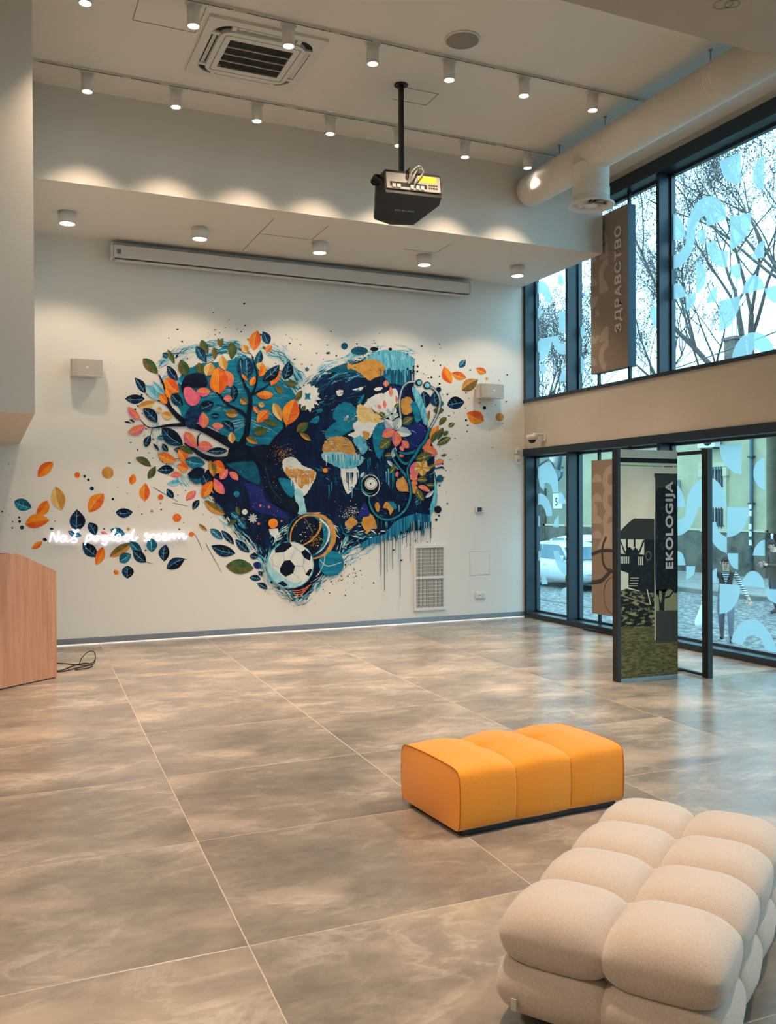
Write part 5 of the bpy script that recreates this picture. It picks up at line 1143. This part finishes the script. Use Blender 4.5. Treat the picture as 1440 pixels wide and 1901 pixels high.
# chimney
t=tag(empty('chimney',(27.6,27.6,6.6)),'grey brick chimney rising above the yellow house','chimney')
MB().box((-.28,-.28,0),(.28,.28,1.85)).build('stack',brick_m,t); MB().box((-.36,-.36,1.72),(.36,.36,1.84)).build('cap',brick_m,t)
for y in (-.12,.14): MB().tube([(0,y,1.8),(0,y,4.4)],.015,5).build('aerial_rod',barm,t)
# air conditioner box on the facade
def ac_box(y,z,label):
    t=tag(empty('outdoor_ac_unit',(XH-.05,y,z)),label,'air conditioner','air conditioners on the yellow house')
    MB().rbox((-.34,-.42,0),(-.03,.42,.58),.02).build('casing',wfr,t); MB().lathe([(.23,-.345),(.23,-.355),(.001,-.356)],(0,-.1,.29),n=20,axis='x',caps=False).build('fan_grille',mat('dark_fan',(40,42,44),.6),t)
    for yy in (-.3,.3): MB().box((-.3,yy-.02,-.06),(.0,yy+.02,0)).build('bracket',barm,t)
ac_box(25.0,3.75,'white air conditioner unit with dark fan high on the yellow house')
t=tag(empty('meter_box',(XH-.02,27.0,1.9)),'grey electricity meter box with hanging cable on the yellow house','box')
MB().rbox((-.2,-.3,0),(.0,.3,.75),.02).build('casing',mat('grey_box',(150,152,148),.6),t); MB().box((-.21,-.22,.4),(-.195,.0,.65)).build('window',wglass,t); MB().tube([(-.1,0,0),(-.12,.02,-.5),(-.05,.0,-2.4)],.02,6).build('cable',barm,t)
# wires over the street
for k,(a,b_) in enumerate((((24.5,30,6.0),(17,-2,9.6)),((24.5,29,5.7),(17,-2,9.0)),((24.5,36,6.6),(16,2,8.0)))):
    A=Vector(a); Bv=Vector(b_); pts=[A+(Bv-A)*(i/14)-Vector((0,0,.8*math.sin(PI*i/14))) for i in range(15)]
    o=MB().tube(pts,.022,5).build('overhead_wire',barm); tag(o,('highest','middle','lowest')[k]+' overhead wire sagging across the upper window view','wire','wires over the street')

# ---- cars
def car(loc,rz,paint,label):
    t=tag(empty('parked_car',loc,rz),label,'car','cars parked across the street')
    # local x forward, y left; lofted sections (z belt, roof)
    prof=[(-2.05,.35,.78,.62),(-2.0,.28,.86,.74),(-1.5,.24,.92,.84),(-.6,.22,.92,.86),(.6,.22,.90,.86),(1.2,.24,.86,.86),(1.75,.28,.76,.80),(2.02,.36,.64,.66)]
    v=[];f=[];n=8
    for x,zb,zt,w in prof:
        v+=[(x,-w*.9,zb),(x,-w,zb+.18),(x,-w,zt-.12),(x,-w*.9,zt),(x,w*.9,zt),(x,w,zt-.12),(x,w,zb+.18),(x,w*.9,zb)]
    for k in range(len(prof)-1):
        for i in range(n): j=(i+1)%n; f.append((k*n+i,k*n+j,k*n+n+j,k*n+n+i))
    f+=[tuple(range(n-1,-1,-1)),tuple(range((len(prof)-1)*n,len(prof)*n))]
    MB().add(v,f,0,True).build('body',paint,t)
    cab=[(-1.75,.90,.70,.90),(-1.45,.88,.66,1.32),(-.6,.88,.66,1.46),(.2,.88,.66,1.44),(.55,.88,.68,1.30),(1.15,.86,.74,.90)]
    v=[];f=[]
    for x,zb,w,zt in cab: v+=[(x,-w-.1,zb),(x,-w+.02,zt-.02),(x,-w*.7,zt),(x,w*.7,zt),(x,w-.02,zt-.02),(x,w+.1,zb)]
    for k in range(5):
        for i in range(6): j=(i+1)%6; f.append((k*6+i,k*6+j,k*6+6+j,k*6+6+i))
    f+=[tuple(range(5,-1,-1)),tuple(range(30,36))]; MB().add(v,f,0,False).build('cabin',paint,t)
    cg=mat('car_glass',(70,100,110),.08)
    for s in (-1,1):
        for (xa,xb,xc,xd) in ((-1.40,-.55,-.55,-1.25),(-.47,.95,.42,-.47)):
            y0,y1=s*.775,s*.672; e=s*.012
            MB().add([(xa,y0+e,.93),(xb,y0+e,.93),(xc,y1+e,1.36),(xd,y1+e,1.36)],[(0,1,2,3)]).build('side_window',cg,t)
        MB().rbox((.62,s*.80-.07,.90),(.80,s*.80+.07,1.04),.03).build('wing_mirror',paint,t)
        MB().rbox((1.72,s*.60-.16,.52),(2.0,s*.60+.12,.68),.03).build('headlamp',mat('headlamp_clear',(236,240,240),.15),t)
        MB().box((-.2,s*.862-.008,.72),(-.02,s*.862+.008,.75)).build('door_handle',paint,t)
        for x in (-1.30,1.32):
            w_=MB().lathe([(.001,-.09),(.31,-.09),(.32,-.06),(.32,.06),(.31,.09),(.001,.09)],(x,s*.78,.32),n=20,axis='y',caps=False).build('wheel',mat('tyre',(24,24,26),.8),t)
            MB().lathe([(.20,-.095),(.20,.095)],(x,s*.78,.32),n=14,axis='y').build('hub_cap',alu,w_)
    MB().add([(.60,-.62,1.28),(.60,.62,1.28),(1.16,.70,.92),(1.16,-.70,.92)],[(0,1,2,3)]).build('windscreen',cg,t).location=(.012,0,.012)
    MB().add([(-1.47,-.6,1.30),(-1.47,.6,1.30),(-1.76,.66,.94),(-1.76,-.66,.94)],[(0,1,2,3)]).build('rear_window',cg,t).location=(-.012,0,.01)
    MB().box((1.95,-.35,.42),(2.05,.35,.52)).build('number_plate',wfr,t); MB().box((1.9,-.5,.30),(2.03,.5,.40)).build('bumper_grille',dark_m,t)
silver=mat('silver_car_paint',(206,210,212),.3,.2); white_car=mat('white_car_paint',(232,234,234),.3)
car((17.0,24.0,ZG),-PI/2,silver,'silver hatchback parked across the street, seen through the leftmost lower pane')
car((19.0,25.6,ZG+.1),-PI/2,white_car,'white car parked behind the silver hatchback on the far pavement')

# ---- bare trees behind the houses
bark=mat('grey_brown_bark',(96,84,78),.9,col2=(72,64,60),scale=5); twig_m=mat('dark_twig',(84,72,68),.9); seed=mat('dry_seed_pods',(116,100,96),.9)
def tree(x,y,hgt,r0,seed_n,label,lean=(0,0),spread=.55,depth=6):
    rng=random.Random(seed_n); t=tag(empty('bare_tree',(x,y,ZG)),label,'tree','bare trees behind the houses')
    tr=MB(); tw=MB(); lf=MB()
    def grow(p,d,ln,r,dep):
        n=4; pts=[p]; q=p.copy(); dd=d.copy()
        for i in range(n):
            dd=(dd+Vector((rng.uniform(-1,1),rng.uniform(-1,1),rng.uniform(-.4,.8)))*.16).normalized(); q=q+dd*(ln/n); pts.append(q.copy())
        r=max(r,.014); rs=[r*(1-.42*i/n) for i in range(n+1)]
        (tr if dep>=3 else tw).tube(pts,rs,6 if dep>=3 else 3,caps=False)
        if dep<=1:
            for _ in range(14 if dep==0 else 7):
                c=pts[rng.randint(1,n)]+Vector((rng.gauss(0,.16),rng.gauss(0,.16),rng.gauss(-.08,.16)))
                a=Vector((rng.uniform(-1,1),rng.uniform(-1,1),rng.uniform(-1,1))).normalized()*rng.uniform(.03,.085); b_=Vector((rng.uniform(-1,1),rng.uniform(-1,1),rng.uniform(-1,1))).normalized()*.04
                lf.add([c-a,c+b_,c+a,c-b_],[(0,1,2,3)])
        if dep==0: return
        k=3 if dep>3 else rng.choice((2,3,3))
        for i in range(k):
            ax=Vector((rng.uniform(-1,1),rng.uniform(-1,1),rng.uniform(-.25,.6)))
            nd=(dd*(1-spread*.6)+ax.normalized()*spread*rng.uniform(.7,1.3)); nd.z+=.12; nd.normalize()
            st=pts[-1] if i==0 else pts[rng.randint(2,n)]
            grow(st.copy(),nd,ln*rng.uniform(.66,.84),rs[-1]*rng.uniform(.62,.85),dep-1)
    grow(Vector((0,0,0)),Vector((lean[0],lean[1],1)).normalized(),hgt*.30,r0,depth)
    tr.build('trunk',bark,t); o=tw.build('twigs',twig_m,t); o['kind']='stuff'; o=lf.build('seed_pods',seed,t); o['kind']='stuff'
    return t
tree(34.5,31.5,24,.42,3,'tall bare tree with seed clusters behind the chimney',(-.05,-.05))
tree(34,26.5,23,.40,11,'tall bare tree at the right edge of the upper window',(.0,.08))
tree(36,40,21,.38,21,'bare tree seen past the right side of the upper banner',(0,0))
tree(34,50,20,.38,5,'dense bare tree seen through the leftmost upper pane',(0,0))
tree(33,46,17,.34,8,'bare tree seen left of the upper banner',(0,0))

# ---- people
def figure(name,loc,rz,label,joints,edges,zone_mats,mats,scale=1.0):
    """continuous skinned body; joints: name->(x,y,z,r), edges: (a,b,zone)"""
    t=tag(empty(name,loc,rz),label,'person')
    names=list(joints); me=bpy.data.meshes.new('body_source')
    me.from_pydata([joints[n][:3] for n in names],[(names.index(a),names.index(b)) for a,b,_ in edges],[])
    o=bpy.data.objects.new('body_source',me); COL.objects.link(o)
    sk=o.modifiers.new('skin','SKIN'); sk.branch_smoothing=.6
    for i,n in enumerate(names):
        r=joints[n][3]; rr=r if isinstance(r,tuple) else (r,r); me.skin_vertices[0].data[i].radius=rr
    me.skin_vertices[0].data[names.index('pelvis')].use_root=True
    ss=o.modifiers.new('sub','SUBSURF'); ss.levels=2; ss.render_levels=2
    dg=bpy.context.evaluated_depsgraph_get(); dg.update()
    bmesh_=bpy.data.meshes.new_from_object(o.evaluated_get(dg)); bpy.data.objects.remove(o)
    bmesh_.name='body'; bmesh_.materials.clear()
    for m_ in mats: bmesh_.materials.append(m_)
    segs=[(Vector(joints[a][:3]),Vector(joints[b][:3]),z) for a,b,z in edges]
    for p in bmesh_.polygons:
        c=p.center; best=1e9
        for a,b_,z in segs:
            ab=b_-a; k=max(0,min(1,(c-a).dot(ab)/ab.length_squared)); dd=(c-a-ab*k).length
            if dd<best: best=dd; zz=z
        p.material_index=zone_mats[zz]; p.use_smooth=True
    b=bpy.data.objects.new('body',bmesh_); link(b,t); return t
skin_m=mat('skin',(208,164,142),.6); hair_m=mat('dark_hair',(30,24,22),.7)
vest=mat('dark_brown_vest',(60,46,42),.85); trous=mat('pale_grey_trousers',(110,112,120),.85); shoe=mat('black_shoe',(20,20,22),.5)
stripe=bpy.data.materials.new('navy_white_striped_jersey'); stripe.use_nodes=True; nt=stripe.node_tree; N=nt.nodes; L=nt.links
tc=N.new('ShaderNodeTexCoord'); wv=N.new('ShaderNodeTexWave'); wv.bands_direction='Z'; wv.inputs['Scale'].default_value=7.5; L.new(tc.outputs['Object'],wv.inputs['Vector'])
r=N.new('ShaderNodeValToRGB'); r.color_ramp.interpolation='CONSTANT'; r.color_ramp.elements[0].color=lin((36,44,60)); r.color_ramp.elements[1].position=.5; r.color_ramp.elements[1].color=lin((226,228,230)); L.new(wv.outputs['Fac'],r.inputs[0]); L.new(r.outputs[0],N['Principled BSDF'].inputs['Base Color'])
# woman walking towards the window: local -y is her front
J={'pelvis':(0,0,.86,(.16,.12)),'waist':(0,-.02,1.0,(.14,.11)),'chest':(.01,-.07,1.18,(.165,.12)),'neckbase':(.01,-.11,1.34,(.07,.065)),'neck':(.01,-.13,1.40,.05),
 'head':(.01,-.17,1.47,(.075,.085)),'crown':(.01,-.16,1.56,(.075,.088)),
 'shL':(.17,-.09,1.30,.062),'elL':(.29,-.12,1.06,.046),'wrL':(.40,-.26,.86,.030),'haL':(.43,-.30,.79,.034),
 'shR':(-.16,-.08,1.30,.062),'elR':(-.29,-.02,1.07,.046),'wrR':(-.37,-.10,.84,.030),'haR':(-.39,-.12,.76,.034),
 'hipL':(.085,0,.80,.095),'knL':(.10,-.16,.46,.068),'anL':(.10,-.20,.09,.042),'toL':(.11,-.36,.035,.042),
 'hipR':(-.085,0,.80,.095),'knR':(-.07,.00,.46,.068),'anR':(-.06,.12,.10,.042),'toR':(-.07,-.02,.035,.042)}
E_=[('pelvis','waist','torso'),('waist','chest','torso'),('chest','neckbase','torso'),('neckbase','neck','head'),('neck','head','head'),('head','crown','head'),
 ('chest','shL','torso'),('shL','elL','arm'),('elL','wrL','fore'),('wrL','haL','hand'),('chest','shR','torso'),('shR','elR','arm'),('elR','wrR','fore'),('wrR','haR','hand'),
 ('pelvis','hipL','leg'),('hipL','knL','leg'),('knL','anL','leg'),('anL','toL','foot'),('pelvis','hipR','leg'),('hipR','knR','leg'),('knR','anR','leg'),('anR','toR','foot')]
PW=Vector((12.85,13.1,ZG))
t=figure('person',PW,math.atan2(-PW.x,PW.y)*1.0+PI*0+math.radians(0),'walking person in a dark vest and striped long-sleeved top outside the lower window',J,E_,{'torso':0,'head':1,'arm':2,'fore':2,'hand':1,'leg':3,'foot':4},[vest,skin_m,stripe,trous,shoe])
WOM=t
def hand(t,w,h,side):
    w=Vector(w); h=Vector(h); d=(h-w).normalized(); sx=Vector((0,-1,0)).cross(d); sx.normalize()
    m=MB()
    for k,(o_,ln) in enumerate(((-.024,.075),(-.008,.088),(.008,.083),(.024,.066))):
        a=h+sx*o_; m.tube([a,a+d*ln*.5+Vector((0,-.012,0)),a+d*ln+Vector((0,-.03,0))],[.0095,.009,.0075],6)
    a=h-d*.03+sx*.03*side; m.tube([a,a+sx*.03*side+d*.03+Vector((0,-.012,0)),a+sx*.035*side+d*.06+Vector((0,-.02,0))],[.011,.010,.008],6)
    m.build('fingers',skin_m,t)
hand(t,J['wrL'][:3],J['haL'][:3],-1); hand(t,J['wrR'][:3],J['haR'][:3],1)
def face(t,c,tilt,hairlen,fringe=True):
    R=Matrix.Translation(c)@Matrix.Rotation(tilt,4,'X')
    h=MB(); v=[];f=[];n,k=20,10
    for i in range(k+1):
        a=PI*.74*i/k
        for j in range(n):
            b=2*PI*j/n; rr=.098*(1+.03*math.sin(5*b))
            z=.115*math.cos(a)+.035; y=rr*math.sin(a)*math.sin(b)+.012; x=rr*.92*math.sin(a)*math.cos(b)
            if y<-.015 and z<.040: y=max(y*.5,-.03); z=max(z,.036) if abs(x)<.06 else z
            v.append(R@Vector((x,y,z)))
    for i in range(k):
        for j in range(n): j2=(j+1)%n; f.append((i*n+j,i*n+n+j,i*n+n+j2,i*n+j2))
    h.add(v,f,0,True).build('hair',hair_m,t)
    MB().add([R@Vector(p) for p in ((-.013,-.088,-.018),(.013,-.088,-.018),(0,-.118,-.022),(0,-.09,.022))],[(0,1,2),(0,2,3),(1,3,2),(0,3,1)],0,True).build('nose',skin_m,t)
    for s in (-1,1):
        MB().sphere(R@Vector((s*.032,-.078,.014)),.011,8,6).build('eye',hair_m,t); MB().box((s*.032-.02,-.096,.03),(s*.032+.02,-.084,.036),M=R).build('eyebrow',hair_m,t); MB().sphere(R@Vector((s*.082,.0,-.002)),.02,8,6,sc=(.5,.8,1.3)).build('ear',skin_m,t)
    MB().box((-.024,-.092,-.052),(.024,-.082,-.044),M=R).build('mouth',mat('lips',(150,84,80),.6),t)
face(t,Vector((.01,-.17,1.50)),.35,.1)
MB().prism([(-.06,-.185,1.315),(.01,-.178,1.09),(.08,-.185,1.315)],(0,-.012,0)).build('jersey_front',stripe,t)
# bag in hand
bq=Matrix.Rotation(t.rotation_euler.z,4,'Z')@Vector((-.41,-.14,.70))
bag=tag(empty('carrier_bag',PW+bq),'white plastic carrier bag held by the walking person','bag')
prof=[(.02,0),(.05,-.08),(.11,-.22),(.15,-.36),(.13,-.46),(.02,-.49)]
bb=MB().lathe(prof,n=14,caps=False); 
for i,p in enumerate(bb.v): bb.v[i]=(p[0]*.75*(1+.12*math.sin(7*i)),p[1]*1.1,p[2])
bb.build('bag_body',mat('white_plastic_film',(232,234,234),.5),bag); MB().tube([(.0,-.02,0),(0,-.01,.05),(0,.02,.0)],.008,6).build('handle',mat('white_plastic_film',(0,0,0)),bag)
# man with phone
coat=mat('dark_olive_coat',(58,54,44),.9); jean=mat('dark_jeans',(44,50,62),.85)
J2={'pelvis':(0,0,.92,(.17,.13)),'waist':(0,0,1.08,(.17,.13)),'chest':(0,.0,1.30,(.19,.14)),'neckbase':(0,-.02,1.48,(.08,.075)),'neck':(0,-.04,1.54,.055),'head':(0,-.08,1.60,(.078,.088)),'crown':(0,-.08,1.70,(.078,.09)),
 'shL':(.19,.0,1.43,.072),'elL':(.25,-.04,1.14,.058),'wrL':(.13,-.27,1.16,.036),'haL':(.07,-.33,1.19,.036),'shR':(-.19,.0,1.43,.072),'elR':(-.25,-.03,1.13,.058),'wrR':(-.15,-.25,1.10,.036),'haR':(-.08,-.32,1.14,.036),
 'coatL':(.10,.0,.72,.14),'coatR':(-.10,.0,.72,.14),'knL':(.12,-.10,.48,.075),'anL':(.12,-.02,.09,.045),'toL':(.13,-.20,.04,.046),'knR':(-.10,.05,.48,.075),'anR':(-.10,.16,.10,.045),'toR':(-.11,.0,.04,.046)}
E2=[('pelvis','waist','torso'),('waist','chest','torso'),('chest','neckbase','torso'),('neckbase','neck','head'),('neck','head','head'),('head','crown','head'),('chest','shL','torso'),('shL','elL','torso'),('elL','wrL','torso'),('wrL','haL','hand'),('chest','shR','torso'),('shR','elR','torso'),('elR','wrR','torso'),('wrR','haR','hand'),
 ('pelvis','coatL','torso'),('coatL','knL','leg'),('knL','anL','leg'),('anL','toL','foot'),('pelvis','coatR','torso'),('coatR','knR','leg'),('knR','anR','leg'),('anR','toR','foot')]
PM=Vector((17.1,15.85,ZG)); 
t=figure('person',PM,-PI/2-.25,'standing person in a dark coat looking at a phone at the right edge',J2,E2,{'torso':0,'head':1,'hand':1,'leg':2,'foot':3},[coat,skin_m,jean,mat('brown_boot',(52,38,32),.6)])
hand(t,J2['wrL'][:3],J2['haL'][:3],-1); hand(t,J2['wrR'][:3],J2['haR'][:3],1); face(t,Vector((0,-.08,1.63)),.45,.1)
ph=Matrix.Rotation(t.rotation_euler.z,4,'Z')@Vector((0,-.40,1.20)); R=Matrix.Rotation(t.rotation_euler.z,4,'Z')@Matrix.Rotation(-.9,4,'X')
p=tag(empty('mobile_phone',PM+ph),'small dark phone held by the standing person','phone'); MB().rbox((-.037,-.005,-.075),(.037,.005,.075),.004,M=R).build('case',blk,p); MB().box((-.032,.0045,-.068),(.032,.0062,.068),M=R).build('screen',mat('phone_screen',(150,170,180),.2),p)

# ---- lamp and cable outside the leftmost lower pane
t0=onX(9.4,1029,846)
t=tag(empty('outdoor_lamp',t0),'white cone lamp on a dark bracket outside the leftmost lower pane','lamp')
MB().lathe([(.13,.12),(.14,.02),(.06,-.10),(.03,-.13)],n=16).build('shade',wfr,t)
MB().tube([(0,0,.12),(0,0,.35),(7.70-9.4,.1,.6)],.018,6).build('bracket',barm,t)
pts=[onX(9.4,u,v)-t0 for u,v in cat_rom([(993,876),(1003,862),(1012,856),(1020,853),(1025,860),(1029,868),(1045,868)],5,False)]; MB().tube(pts,.016,6).build('cable',barm,t)
pts=[onX(9.4,u,v)-t0 for u,v in ((1042,800),(1040,845),(1036,872))]; MB().tube(pts,.04,6).build('arm',mat('blue_grey_pipe',(0,0,0)),t)
MB().prism([onX(9.4,u,v)-t0 for u,v in ((1036,872),(1041,876),(1040,884),(1033,893),(1031,884))],(.05,0,0)).build('arm_tip',mat('blue_grey_pipe',(0,0,0)),t)
MB().prism([onX(9.4,u,v)-t0 for u,v in ((1006,863),(1010,858),(1013,860),(1008,865))],(.03,0,0)).build('red_clip',mat('red_clip',(190,40,50),.6),t)

# matt prints: ink on boards hardly shines
for k_,m_ in MATS.items():
    if k_.startswith(('print_','paint_','panel_board','taupe','pale_taupe','banner','warm_white')): m_.node_tree.nodes['Principled BSDF'].inputs['Specular IOR Level'].default_value=.12
